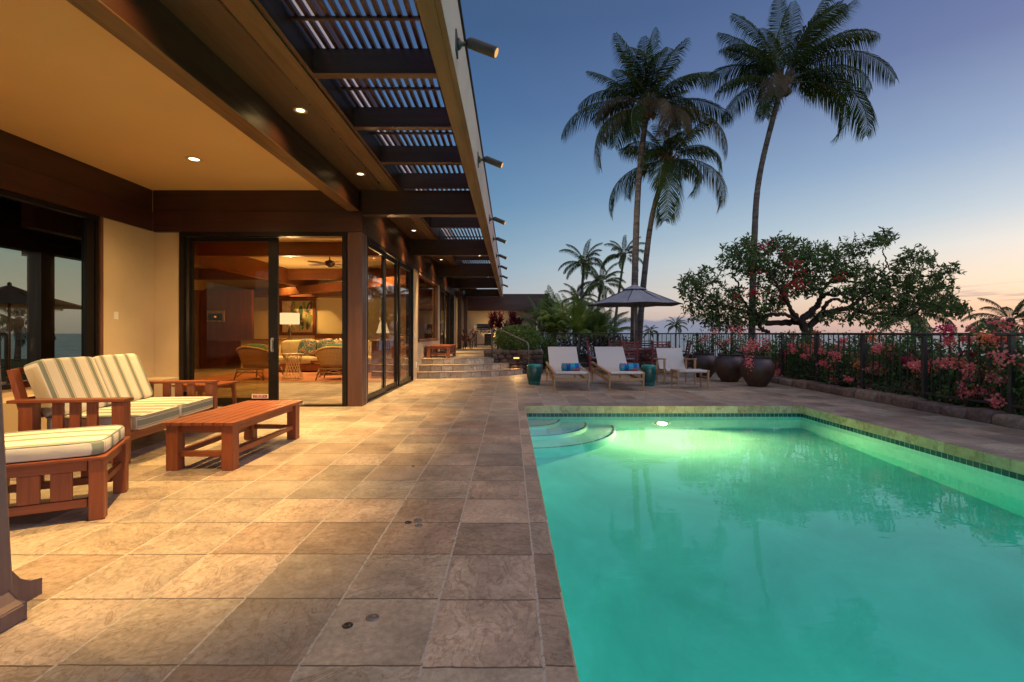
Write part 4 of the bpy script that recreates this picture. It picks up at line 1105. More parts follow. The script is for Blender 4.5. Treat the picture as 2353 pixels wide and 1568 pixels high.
def umbrella(label, loc, za, zr, Rr):
    n = 8
    um = thing('patio_umbrella', label, 'umbrella', loc)
    m = MB()
    rows = [(0.05, za), (.23 * Rr, za - .25 * (za - zr)), (.49 * Rr, za - .53 * (za - zr)), (.757 * Rr, za - .778 * (za - zr)), (Rr, zr)]
    b = 0
    sub = 6
    for r_, z in rows:
        for k in range(n * sub):
            a = 2 * PI * k / (n * sub) + PI / 8; q = abs(((k % sub) / sub) - .5) * 2      # 1 at ribs, 0 between
            sag = (1 - q) * .045 * r_ / Rr; rr = r_ * (1 - (1 - q) * .04)
            m.v.append((rr * math.cos(a), rr * math.sin(a), z - sag * (1 if r_ < Rr else -.6)))
    N_ = n * sub
    for i in range(len(rows) - 1):
        for k in range(N_): m.f.append([i * N_ + k, i * N_ + (k + 1) % N_, (i + 1) * N_ + (k + 1) % N_, (i + 1) * N_ + k]); m.m.append(0)
    m.f.append([k for k in range(N_)][::-1]); m.m.append(0)
    o = m.build('canopy', M['canvas'], um, smooth=False); sm = o.modifiers.new('thickness', 'SOLIDIFY'); sm.thickness = .006
    m = MB(); vent = [(.04, za + .035), (.2, za - .035), (.42, za - .125)]
    for r_, z in vent:
        for k in range(n): a = 2 * PI * k / n + PI / 8; m.v.append((r_ * math.cos(a), r_ * math.sin(a), z))
    for i in range(2):
        for k in range(n): m.f.append([i * n + k, i * n + (k + 1) % n, (i + 1) * n + (k + 1) % n, (i + 1) * n + k]); m.m.append(0)
    m.build('vent_flap', M['canvas'], um)
    m = MB(); m.tube([(0, 0, 0), (0, 0, za + .05)], .024, 12); m.build('pole', plain('silvered pole', (.30, .22, .17), .4, .3), um, smooth=True)
    m = MB(); m.lathe([(.03, za + .03), (.045, za + .06), (.03, za + .10), (0, za + .12)], 14); m.build('finial', M['postwood'], um, smooth=True)
    m = MB(); m.lathe([(.28, 0), (.28, .04), (.06, .07), (.05, .25)], 24); m.build('base', M['iron'], um)
    for k in range(n):
        a = 2 * PI * k / n + PI / 8; m = MB(); m.bar((.05 * math.cos(a), .05 * math.sin(a), za - .02), ((Rr - .04) * math.cos(a), (Rr - .04) * math.sin(a), zr + .005), .018, .018); m.build('rib', M['iron'], um)


umbrella('large slate grey patio umbrella open over the dining table', (4.0, 15.62, 0), 2.77, 2.14, 1.52)
umbrella('dark open umbrella on the far lanai, seen through the big left window', (-11.5, 11.1, 0), 2.30, 1.84, 1.5)

# ------------------------------------------------------------------ grill
g = thing('gas_grill', 'steel and black gas grill with closed hood on the raised platform', 'grill', (-1.35, 24.6, .513), R(-4))
m = MB()
for a in (-.42, .42):
    for y in (-.25, .25): m.box(a - .025, a + .025, y - .025, y + .025, .06, .72)
m.box(-.42, .42, -.26, .26, .14, .18); m.build('cart', M['black'], g)
m = MB(); m.box(.06, .44, -.285, -.26, .10, .70); m.build('cabinet_door', M['black'], g)
m = MB(); m.box(-.46, .46, -.30, .28, .72, .90); m.build('firebox', M['steel'], g, bevel=.02)
m = MB()
for x in (-.3, -.1, .1, .3): m.tube([(x, -.30, .81), (x, -.34, .81)], .032, 12)
m.build('control_knobs', M['black'], g)
m = MB(); k = 12; arcp = [(.30 * math.cos(PI * i / k) - .01, .902 + .30 * math.sin(PI * i / k) ** .8) for i in range(k + 1)]
for s_ in (-.33, .33): m.v += [(s_, -y, z) for y, z in arcp]
for i in range(k): m.f.append([i, i + 1, k + 2 + i, k + 1 + i]); m.m.append(0)
hood = m.build('hood', M['black'], g, smooth=True)
for s_ in (-1, 1):
    m = MB(); arcv = [(s_ * .34, -y, z) for y, z in arcp] + [(s_ * .46, -y, z) for y, z in arcp]; m.v = arcv
    for i in range(k): m.f.append([i, i + 1, k + 2 + i, k + 1 + i]); m.m.append(0)
    m.f += [list(range(k + 1)), list(range(k + 1, 2 * k + 2))]; m.m += [0, 0]
    m.build('hood_cheek', plain('satin aluminium', (.62, .6, .57), .35, .6, .05), g, smooth=False)
m = MB(); m.tube([(-.3, -.36, .95), (.3, -.36, .95)], .016, 10); m.build('hood_handle', M['steel'], g)
for s_ in (-1, 1): m = MB(); m.box(*sorted((s_ * .47, s_ * .75)), -.27, .22, .86, .90); m.build('side_shelf', M['steel'], g, bevel=.005)
m = MB()
for a in (-.42, .42):
    for y in (-.25, .25): m.tube([(a - .02, y, .04), (a + .02, y, .04)], .04, 12)
m.build('casters', M['black'], g)

# ================================================================== FENCE, CURB
def fence(name, label, length, loc, rz, posts):
    t = thing('metal_fence', label, 'fence', loc, rz, 'metal fence round the terrace')
    m = MB(); m.tube([(0, 0, 1.225), (length, 0, 1.225)], .024, 10); m.build('top_rail', M['iron'], t, smooth=True)
    m = MB(); m.box(0, length, -.018, .018, .24, .275); m.build('bottom_rail', M['iron'], t)
    ps = [.0 + length * i / posts for i in range(posts + 1)]
    for p in ps: m = MB(); m.box(p - .03, p + .03, -.03, .03, .0, 1.205); m.build('post', M['iron'], t)
    nb = int(length / .157); sp = length / nb
    first = None
    for i in range(1, nb):
        x = i * sp
        if min(abs(x - p) for p in ps) < .05: continue
        if first is None: m = MB(); m.box(-.0085, .0085, -.0085, .0085, .276, 1.21); first = m.build('baluster', M['iron'], t); first.location = (x, 0, 0)
        else: o = first.copy(); o.location = (x, 0, 0); COL.objects.link(o); o.parent = t
fence('f', 'dark metal fence along the far seaward edge, behind the loungers and table', 5.75, (1.05, 17.62, .0), 0, 4)
fence('f', 'dark metal fence beyond the far lanai, seen through the big left window', 12, (-14.6, 14, 0), R(-90), 6)
fence('f', 'dark metal fence along the right side, overgrown with coral bougainvillea', 15.2, (6.80, 17.62, .0), R(-90), 11)
cu = thing('stone_curb', 'low curb of rough brown fieldstones under the fence along the right edge', 'stone curb', (6.65, 10, 0))
m = MB(); rock_wall(m, 6.53, 6.86, 2.0, 17.4, -.05, .17, 'y', .30, 11, .03, -.7, .5, .42); m.build('stones', M['curb'], cu, world=True, smooth=True)
cu = thing('stone_curb', 'low dark stone curb under the far fence behind the loungers', 'stone curb', (4, 17.6, 0))
m = MB(); rock_wall(m, 1.0, 6.6, 17.45, 17.8, -.05, .20, 'x', .27, 12, .02); m.build('stones', M['lava'], cu, world=True, smooth=True)

# ================================================================== PLANTS
def frond_mesh(name, L, el, droop, seed, nl=62, leaf=.62, g=.55, mats=None, w=.032, droop_pow=1.6):
    "feathered frond growing from the origin along +x, z up"
    rr = random.Random(seed); m = MB(); n = 16
    pts = [Vector((0, 0, 0))]; tang = []; side = rr.uniform(-.12, .12)
    for i in range(n):
        f = (i + .5) / n
        a = R(el) - R(droop) * f ** droop_pow
        d = Vector((math.cos(a), side * f, math.sin(a))).normalized(); tang.append(d); pts.append(pts[-1] + d * (L / n))
    tang.append(tang[-1])
    m.cur = 1; m.tube(pts, [.030 * L / 4.5 * (1 - .88 * i / n) + .003 for i in range(n + 1)], 5); m.cur = 0
    def P(f):
        q = f * n; i = min(int(q), n - 1); return pts[i].lerp(pts[i + 1], q - i), tang[i].lerp(tang[i + 1], q - i).normalized()
    tw = rr.uniform(-.5, .5)
    for j in range(nl):
        f = .19 + .81 * (j + rr.uniform(-.2, .2)) / nl
        p, t_ = P(min(max(f, 0), 1))
        sv = Vector((0, 1, 0)); sv = (sv - t_ * sv.dot(t_)).normalized(); nv = sv.cross(t_)
        env = math.sin(PI * min(1, .12 + f * .80)) ** .7 * (1 if f < .9 else 1 - (f - .9) * 4)
        ll = leaf * max(.25, env) * rr.uniform(.85, 1.1) * L / 4.5 * 1.25
        fw = .35 + .75 * f
        for s_ in (-1, 1):
            rot = tw * f
            sd = sv * math.cos(rot) * s_ + nv * math.sin(rot) * s_
            d = (sd + t_ * fw + nv * .22 + Vector((rr.uniform(-.08, .08), rr.uniform(-.08, .08), rr.uniform(-.08, .08)))).normalized()
            a = p; b = p + d * ll * .5 - Vector((0, 0, g * ll * .12)); c = p + d * ll * (1 - .25 * g) - Vector((0, 0, g * ll * .62))
            wd = (t_ - d * t_.dot(d)).normalized() * (w * L / 4.5 * (.55 + .6 * env))
            k = len(m.v); m.v += [a - wd * .5, a + wd * .5, b + wd, b - wd, c]
            m.f += [[k, k + 1, k + 2, k + 3], [k + 3, k + 2, k + 4]]; m.m += [0, 0]
    me = bpy.data.meshes.new(name); me.from_pydata([tuple(v) for v in m.v], [], m.f)
    for q in (mats or [M['frond'], M['rachis']]): me.materials.append(q)
    me.polygons.foreach_set('material_index', m.m); me.update()
    return me

def add_frond(parent, me, loc, az, sc=1.0):
    o = bpy.data.objects.new('frond', me); o.location = loc; o.rotation_euler = (0, 0, R(az)); o.scale = (sc,) * 3
    link(o, parent); return o

def trunk_pts(ctrl, n=24):
    out = []; k = len(ctrl)
    for i in range(n + 1):
        f = i / n * (k - 1); j = min(int(f), k - 2); u = f - j
        p0, p1, p2, p3 = (ctrl[max(0, min(k - 1, j + q))] for q in (-1, 0, 1, 2))
        out.append(.5 * ((2 * p1) + (p2 - p0) * u + (2 * p0 - 5 * p1 + 4 * p2 - p3) * u * u + (3 * p1 - p0 - 3 * p2 + p3) * u ** 3))
    return out

def palm(label, path, Y, r0, r1, fronds, seed, coconuts=True):
    pts = [at(px, py, Y) for px, py in path]; base = pts[0].copy(); zb = hill_h(base.x, Y) - .3
    base = Vector((base.x - (pts[1].x - base.x) * .2, Y, zb)); pts = [base] + pts
    t = thing('palm_tree', label, 'palm tree', base, 0, 'palm trees beyond the terrace fence')
    tp = [p - base for p in trunk_pts(pts, 40)]
    m = MB(); m.tube(tp, [r0 + (r1 - r0) * min(1, (i / 40) * 1.25) + (.10 * r0 * math.sin(i * 2.4)) * .25 + (.35 * r0 * max(0, 1 - i / 4)) for i in range(41)], 12)
    m.build('trunk', M['palmbark'], t, smooth=True)
    top = tp[-1]; rr = random.Random(seed)
    m = MB()
    for k in range(26):
        a, e = rr.uniform(0, 2 * PI), rr.uniform(.3, 1.45); d = Vector((math.cos(a) * math.cos(e), math.sin(a) * math.cos(e), math.sin(e)))
        m.tube([top + d * .03 - Vector((0, 0, .25)), top + d * .3 - Vector((0, 0, .12)), top + d * .62], [.06, .045, .01], 5)
    m.sell(top - Vector((0, 0, .12)), (.2, .2, .38), None, .9, 10); m.build('crown_heart', M['fiber'], t)
    for i, fr in enumerate(fronds):
        az, el, dr, L = fr[:4]; mk = fr[4] if len(fr) > 4 else 'frond'
        me = frond_mesh('frond', L, el, dr, seed * 100 + i, int(23 * L) + 6, .86 * (4.5 / L) ** .6, .55 + .5 * rr.random(), [M[mk], M['rachis'] if mk != 'frondbrown' else M['frondbrown']], .0145 * 4.5 / L)
        add_frond(t, me, top, az)
    if coconuts:
        for k in range(6):
            a = rr.uniform(0, 2 * PI); m = MB(); m.sell(top + Vector((.26 * math.cos(a), .26 * math.sin(a), -.22 - .12 * rr.random())), (.10, .10, .13), None, 1, 8); m.build('coconut', M['fiber'], t, smooth=True)
    return t
def fit(el, tx, tz, pw=1.6):
    "droop and length of a frond that starts at elevation el and ends tx out and tz up"
    best = None
    for d in range(10, 190, 3):
        x = z = 0
        for i in range(16):
            a = R(el) - R(d) * ((i + .5) / 16) ** pw; x += math.cos(a) / 16; z += math.sin(a) / 16
        if x <= .05: continue
        err = abs(math.atan2(z, x) - math.atan2(tz, tx))
        if best is None or err < best[0]: best = (err, d, math.hypot(tx, tz) / math.hypot(x, z))
    return best[1], best[2]
def crown(Y, cpx, tips, extra):
    out = []
    for tp in tips:
        px, py, dep, el = tp[:4]; q = at(px, py, Y) - at(*cpx, Y); az = math.degrees(math.atan2(dep, q.x)); d, L = fit(el, math.hypot(q.x, dep), q.z)
        out.append((az, el, d, L, *tp[4:]))
    return out + extra
palm('tall slender palm rising straight behind the parasol, leftmost of the three big palms', [(1456, 790), (1461, 560), (1469, 400), (1487, 250)], 20, .165, .115,
     crown(20, (1487, 250), [(1292, 302, .3, 22), (1368, 402, -.8, -8, 'frondyellow'), (1684, 268, .4, 24), (1655, 365, -.8, 4, 'frondyellow'), (1356, 152, .5, 50), (1640, 178, -.5, 50), (1518, 42, .6, 84), (1425, 80, .5, 72),
      (1575, 110, 1.0, 66), (1395, 205, -1.6, 40), (1590, 215, -1.6, 44), (1440, 330, -.9, 0), (1560, 330, -1.2, -6, 'frondyellow'), (1505, 335, -1.0, 10, 'frondbrown'), (1610, 165, 1.6, 38), (1380, 240, 1.6, 34), (1400, 110, -.9, 66), (1545, 150, -1.8, 62), (1440, 160, -2.2, 58), (1610, 250, 1.8, 20), (1395, 300, 1.2, 10)],
      [(35, 44, 100, 3.7), (150, 52, 98, 3.6), (205, 20, 105, 3.0, 'frondbrown'), (320, 0, 100, 2.6, 'frondbrown'), (100, 30, 100, 3.6), (240, 60, 100, 3.4), (90, 40, 105, 3.9), (110, 66, 85, 3.8), (70, 58, 90, 3.9), (272, 64, 110, 3.2)]), 1)
palm('shorter leaning palm just right of the tall palm behind the parasol', [(1468, 790), (1480, 640), (1500, 490), (1537, 370)], 21, .16, .11,
     crown(21, (1537, 370), [(1408, 492, .3, -2), (1655, 475, .3, 12, 'frondyellow'), (1573, 458, -.7, -4), (1528, 515, -.6, -20), (1432, 330, .8, 44), (1650, 340, .7, 48, 'frondyellow'), (1560, 255, .6, 78), (1495, 280, .7, 66), (1620, 290, -.8, 58), (1455, 400, -1.3, 24), (1625, 420, -1.4, 26),
      (1480, 320, -1.6, 50), (1600, 380, 1.7, 28), (1450, 440, .9, 6), (1630, 400, .8, 12, 'frondyellow'), (1500, 450, -1.4, 0)], [(95, 50, 100, 3.2), (275, 50, 112, 2.6), (130, 60, 90, 3.0), (60, 66, 80, 3.2)]), 2)
palm('tall curved palm on the right with long arching fronds, behind the flowering tree', [(1727, 790), (1733, 560), (1746, 400), (1797, 195)], 19, .145, .10,
     crown(19, (1797, 195), [(2076, 168, .3, 44), (2008, 302, .5, 22), (1902, 328, -.4, 6), (1985, 195, 1.2, 34), (1652, 205, .3, 30), (1662, 58, .3, 60), (1738, 272, -.4, -20), (1700, 10, .6, 78), (1800, -40, .5, 84), (1965, 0, .2, 58), (1930, 70, .8, 60), (1985, 100, -.7, 56), (1710, 110, -1.2, 62),
      (1880, 60, -1.4, 70), (1745, 60, 1.2, 74), (1850, -30, .9, 76), (1700, 160, 1.4, 46), (1950, 240, -1.2, 26), (1690, 90, .8, 54), (1900, -20, -.6, 70)], [(40, 48, 95, 4.2), (140, 54, 92, 3.8), (320, 52, 96, 3.6), (230, 10, 110, 2.5, 'frondbrown'), (105, 36, 100, 3.8), (90, 62, 80, 4.0), (75, 40, 100, 3.9), (285, 66, 96, 3.4), (120, 72, 72, 4.2)]), 3)

SM = [frond_mesh('frond', 3.0, e, d, 900 + i, 44, .75, .75, None, .036) for i, (e, d) in enumerate(((75, 70), (58, 90), (40, 95), (24, 95), (8, 90), (-10, 75)))]
def small_palm(label, path, Y, spread, seed, n=17, ground=None):
    pts = [at(px, py, Y) for px, py in path]; base = pts[0]
    t = thing('palm_tree', label, 'palm tree', base, 0, 'palm trees beyond the terrace fence'); rr = random.Random(seed)
    tp = [p - base for p in trunk_pts(pts, 12)]
    m = MB(); m.tube(tp, [.16 * spread / 3 * (1.15 - .4 * i / 12) for i in range(13)], 8); m.build('trunk', M['palmbark'], t, smooth=True)
    top = tp[-1]
    m = MB(); m.sell(top, (.25 * spread / 3, .25 * spread / 3, .4 * spread / 3), None, .9, 8); m.build('crown_heart', M['fiber'], t)
    for i in range(n):
        az = 137.5 * i + rr.uniform(-20, 20); k = min(5, int(i * 6 / n))
        add_frond(t, SM[k], top, az, spread / 3 * rr.uniform(.85, 1.12))
small_palm('distant palm with a straight trunk, leftmost of the far group', [(1333, 780), (1336, 690), (1342, 606)], 46, 2.9, 11, 17)
small_palm('distant palm with a curved trunk, partly behind the tall straight palm trunk', [(1409, 800), (1416, 720), (1434, 588)], 48, 2.7, 12, 17)
small_palm('distant low palm leaning right between the two taller far palms', [(1366, 800), (1369, 740), (1382, 653)], 42, 2.7, 13, 18)
small_palm('low bushy far palm beneath the leftmost distant palm', [(1318, 790), (1322, 740), (1328, 690)], 50, 2.4, 14, 14)
small_palm('tiny far palm just above the fence rail, right of the parasol pole', [(1494, 812), (1494, 790), (1495, 762)], 110, 2.5, 15, 16)
small_palm('small far palm with a round crown above the fence rail, right of the tiny one', [(1553, 815), (1553, 785), (1554, 748)], 95, 2.6, 16, 18)
small_palm('dark palm crown showing through the right side of the flowering tree', [(2096, 830), (2098, 770), (2101, 722)], 34, 2.9, 17, 18)
small_palm('palm seen through the left window', [(40, 830), (42, 790), (44, 742)], 24, 2.2, 19, 16)
small_palm('palm crown cut by the right edge of the picture', [(2322, 850), (2322, 790), (2322, 742)], 30, 2.6, 18, 18)

def leaf_quads(m, c, d, n_, L, W, fold=.25):
    "one pointed leaf from c along d with normal n_"
    s_ = d.cross(n_).normalized(); k = len(m.v)
    a, tip = c, c + d * L - n_ * L * .12
    mid1 = c + d * L * .45 + s_ * W / 2 + n_ * W * fold; mid2 = c + d * L * .45 - s_ * W / 2 + n_ * W * fold; mc = c + d * L * .45
    m.v += [a, mid1, tip, mid2, mc]
    m.f += [[k, k + 4, k + 2, k + 1], [k, k + 3, k + 2, k + 4]]; m.m += [m.cur] * 2

def rdir(rr, up=0.0):
    z = rr.uniform(-1, 1); a = rr.uniform(0, 2 * PI); q = math.sqrt(1 - z * z)
    return Vector((q * math.cos(a), q * math.sin(a), z + up)).normalized()

# --- flowering tree with twisted limbs
def flowering_tree():
    Y0 = 15.2
    c4 = lambda x, y, dy=0.0: at((1580 + x / 2.736) / 1.037, (530 + y / 2.736) / 1.037, Y0 + dy)
    base = at(1857, 768, Y0); base.z = hill_h(base.x, Y0) - .2
    t = thing('flowering_tree', 'broad dark leafy tree with thick twisted limbs and a few red flowers beyond the fence', 'tree', base)
    rr = random.Random(44)
    def limb(pts, r0, r1, wig=.03, n=26):
        p = trunk_pts(pts, n); q = [v + Vector((rr.uniform(-wig, wig), rr.uniform(-wig, wig), rr.uniform(-wig, wig))) - base for v in p]
        m = MB(); m.tube(q, [.68 * (r0 + (r1 - r0) * i / n) * rr.uniform(.85, 1.18) for i in range(n + 1)], 9); return m.build('limb', M['bark'], t, smooth=True)
    b0 = base.copy()
    m = MB(); m.tube([b0 - base, Vector((.02, 0, .7)), c4(935, 722) - base], [.22, .17, .15], 12); m.build('trunk', M['bark'], t, smooth=True)
    f0 = c4(935, 735)
    limb([f0, c4(900, 650), c4(820, 655, .3), c4(720, 655, .2), c4(640, 645, .1), c4(610, 620)], .17, .10)
    limb([c4(612, 622), c4(625, 660), c4(650, 700), c4(690, 715)], .10, .07)
    limb([c4(615, 625), c4(700, 600, -.3), c4(800, 605, -.4), c4(870, 640, -.2)], .09, .07)
    limb([c4(640, 640), c4(560, 560, .5), c4(500, 470, .8), c4(490, 400, .9), c4(440, 330, 1)], .08, .03)
    limb([c4(880, 640), c4(830, 560, -.5), c4(780, 470, -.7), c4(740, 400, -.8), c4(700, 330, -.8)], .12, .03)
    limb([c4(890, 650), c4(960, 590), c4(1010, 540), c4(1025, 490)], .16, .10)
    limb([c4(1025, 490), c4(1080, 470, -.2), c4(1130, 480, -.3), c4(1150, 445, -.3), c4(1110, 430, -.2)], .09, .05)
    limb([c4(1025, 490), c4(1060, 410), c4(1140, 385, .2), c4(1240, 390, .3), c4(1300, 400, .3)], .08, .035)
    limb([c4(960, 720), c4(965, 670), c4(1040, 600), c4(1120, 580), c4(1210, 555), c4(1290, 500), c4(1330, 420, .2)], .17, .07)
    limb([c4(1040, 600), c4(1060, 540, -.4), c4(1110, 500, -.5), c4(1180, 520, -.5)], .10, .05)
    limb([c4(1210, 555), c4(1330, 590, .3), c4(1440, 600, .4), c4(1540, 615, .4), c4(1640, 590, .4), c4(1700, 540, .4), c4(1740, 460, .3)], .09, .025)
    limb([c4(1250, 370, .3), c4(1240, 320), c4(1195, 285), c4(1180, 240)], .045, .02)
    limb([c4(1330, 420, .2), c4(1400, 350, .3), c4(1460, 290, .4), c4(1540, 255, .3), c4(1650, 200, .2)], .05, .015)
    limb([c4(1460, 290, .3), c4(1450, 230, .2), c4(1430, 180, .1), c4(1470, 100)], .035, .015)
    limb([c4(1300, 260), c4(1330, 250), c4(1335, 300), c4(1350, 330)], .025, .015)
    limb([c4(1470, 370), c4(1520, 320), c4(1600, 300), c4(1700, 300)], .025, .012)
    limb([c4(360, 540), c4(300, 480), c4(220, 420), c4(180, 350)], .04, .015)
    limb([c4(600, 610), c4(480, 560), c4(360, 540), c4(230, 560)], .07, .02)
    blobs = [(240, 375, 110, 65), (180, 450, 65, 60), (270, 560, 115, 90), (400, 600, 130, 85), (430, 480, 100, 60), (480, 205, 105, 55), (450, 290, 80, 60), (600, 230, 115, 90), (640, 330, 110, 80), (760, 150, 115, 55), (860, 210, 115, 85),
             (1000, 200, 115, 65), (800, 330, 120, 85), (960, 320, 120, 85), (880, 430, 115, 60), (700, 470, 115, 80), (570, 600, 85, 90), (1120, 250, 110, 75), (1260, 170, 105, 50), (1400, 120, 90, 42), (1465, 85, 45, 32), (1100, 330, 90, 55), (1390, 390, 110, 85),
             (1300, 480, 130, 60), (1250, 590, 120, 50), (1440, 500, 95, 65), (1560, 270, 75, 40), (1640, 225, 80, 38), (1740, 250, 45, 30), (1640, 330, 60, 30), (1630, 440, 95, 70), (1800, 370, 90, 50), (1860, 320, 48, 32), (1780, 470, 110, 75), (1870, 540, 80, 60),
             (1740, 560, 80, 45), (1900, 600, 50, 32), (1560, 580, 90, 55), (1420, 640, 110, 40), (1090, 625, 70, 32), (700, 570, 70, 30), (330, 665, 80, 35), (560, 130, 40, 30), (130, 420, 30, 40), (1950, 570, 40, 25), (470, 690, 60, 25), (1010, 440, 60, 40), (1190, 440, 70, 40), (1330, 300, 60, 40), (1210, 340, 70, 45), (1480, 420, 70, 50), (1540, 350, 60, 35), (1590, 500, 60, 45), (1000, 620, 50, 25)]
    m = MB(); tw = MB()
    for (bx, by, rx, ry) in blobs:
        area = rx * ry; n = int(area / 330 * 3.1) + 8
        dy0 = rr.uniform(-.5, .9)
        for _ in range(n):
            u = rr.uniform(0, 2 * PI); q = rr.random() ** .55
            c = c4(bx + rx * q * math.cos(u), by + ry * q * math.sin(u), dy0 + rr.gauss(0, .55)) - base
            d = rdir(rr, .1); ax = d
            tl = rr.uniform(.12, .3)
            tw.tube([c - d * tl * .3, c + d * tl], [.006, .003], 3, cap=False)
            for k in range(rr.randint(4, 7)):
                dd = (ax * .7 + rdir(rr, -.12)).normalized(); nn = (rdir(rr, .6)); nn = (nn - dd * nn.dot(dd)).normalized()
                L = rr.uniform(.10, .19); leaf_quads(m, c + ax * tl * rr.random(), dd, nn, L, L * rr.uniform(.32, .44))
    m.build('foliage', M['leaf'], t); tw.build('twigs', M['bark'], t)
    m = MB()
    for (x, y, k) in ((850, 270, 36), (880, 335, 24), (885, 410, 40), (820, 415, 24), (590, 470, 34), (595, 335, 20), (740, 190, 14), (640, 160, 16), (690, 125, 12), (480, 480, 14), (770, 480, 14), (1140, 350, 16), (590, 440, 14)):
        cc = c4(x, y, -1.0) - base
        for _ in range(k):
            c = cc + Vector((rr.gauss(0, .16), rr.gauss(0, .1), rr.gauss(0, .075))); d = rdir(rr); nn = rdir(rr); nn = (nn - d * nn.dot(d)).normalized(); leaf_quads(m, c, d, nn, .10, .06)
    m.build('blossom', M['redflower'], t)
flowering_tree()

# --- bougainvillea along the right fence
def boug(label, y0, y1, seed, nleaf, nfl, x0=6.9, depth=.75, ztop=1.32, cols=('coral', 'orange', 'magenta'), flows=None):
    rr = random.Random(seed); t = thing('bougainvillea', label, 'flowering shrub', (x0 + .3, (y0 + y1) / 2, .0), 0, 'bougainvillea along the right fence')
    o = Vector(t.location)
    m = MB()
    for k in range(26):
        p = Vector((x0 + depth * rr.random(), rr.uniform(y0, y1), -.2)); pts = [p]
        for j in range(5): p = p + Vector((rr.uniform(-.12, .12), rr.uniform(-.2, .2), rr.uniform(.15, .34))); pts.append(p)
        m.tube([q - o for q in pts], [.014, .012, .01, .008, .006, .003], 4)
    m.build('stem', M['bark'], t)
    m = MB(); cl = []
    for k in range(int((y1 - y0) * 24)):
        cl.append(Vector((x0 + depth * rr.random() ** 1.3, rr.uniform(y0, y1), rr.uniform(.0, ztop) * (.75 + .25 * math.sin(k)))))
    for k in range(nleaf):
        c = rr.choice(cl) + Vector((rr.gauss(0, .13), rr.gauss(0, .16), rr.gauss(0, .13)))
        if c.x < x0 - .16: c.x = x0 - .16 + rr.random() * .2
        if c.z > ztop + .12 or c.z < (.2 if c.x < x0 + .05 else 0): continue
        d = rdir(rr, -.15); nn = rdir(rr, .5); nn = (nn - d * nn.dot(d)).normalized(); L = rr.uniform(.055, .10)
        leaf_quads(m, c - o, d, nn, L, L * .62)
    m.build('foliage', M['bougleaf'], t)
    ms = {c: MB() for c in cols}
    for k in range(nfl):
        c = rr.choice(cl).copy(); c.x = x0 + rr.uniform(-.22, depth * .4); c.z = min(ztop + .05, max(.26, c.z + .12))
        col = rr.choices(cols, [7, 2, 1][:len(cols)])[0]; sz = rr.uniform(.022, .06); n = int(80 * sz / .06) + 12
        for _ in range(n):
            q = c + Vector((rr.gauss(0, sz), rr.gauss(0, sz * 1.3), rr.gauss(0, sz))) - o
            d = rdir(rr); nn = rdir(rr); nn = (nn - d * nn.dot(d)).normalized(); leaf_quads(ms[col], q, d, nn, .048, .042, .1)
    for c in cols:
        if ms[c].v: ob = ms[c].build('blossom', M[c], t)
boug('coral and orange bougainvillea at the right edge of the picture, nearest the camera', 3.6, 7.0, 31, 8000, 62)
boug('bougainvillea with dense coral and orange flowers along the middle of the right fence', 7.0, 9.4, 32, 7200, 46)
boug('dark leafy bougainvillea with pink and coral flowers behind the right end of the curb', 9.4, 12.3, 33, 9200, 44, ztop=1.2)
boug('sparse coral bougainvillea at the seaward end of the right fence, behind the pots', 12.3, 15.6, 34, 4600, 30, ztop=.85, cols=('coral', 'magenta'))
# --- potted bougainvillea
def pot_fn(t):
    p = t.obj(); x, y, z = t.sep(p); n = t.noise(p, 5, 6, .65)[0]; nf = t.noise(p, 40, 4, .7)[0]
    top = t.mapr(t.math('ADD', z, t.math('MULTIPLY', n, .12)), .44, .58)
    c = t.mix(t.mapr(n, .35, .65), (.085, .038, .018), (.035, .018, .012)); c = t.mix(t.math('MULTIPLY', top, .8), c, (.055, .035, .045))
    return bsdf(t, c, t.mapr(nf, .3, .7, .35, .6), 0, nf, .008, .6)
M['pot'] = material('rusty brown glazed clay', pot_fn)
def urn(x, y, sc, label):
    t = thing('clay_urn', label, 'urn', (x, y, 0), 0, 'big brown clay urns by the fence')
    m = MB(); pr = [(0, 0), (.19, 0), (.20, .02), (.28, .14), (.345, .28), (.365, .40), (.35, .50), (.30, .59), (.255, .635), (.265, .66), (.285, .675), (.28, .69), (.24, .68), (.22, .63), (0, .60)]
    m.lathe([(a * sc, b * sc) for a, b in pr], 44, cap=False); m.build('body', M['pot'], t, smooth=True)
    m = MB(); m.lathe([(.235 * sc, .63 * sc), (0, .65 * sc)], 20, cap=False); m.build('soil', plain('potting soil', (.02, .014, .01), .95, 0, .4, 30, .02), t)
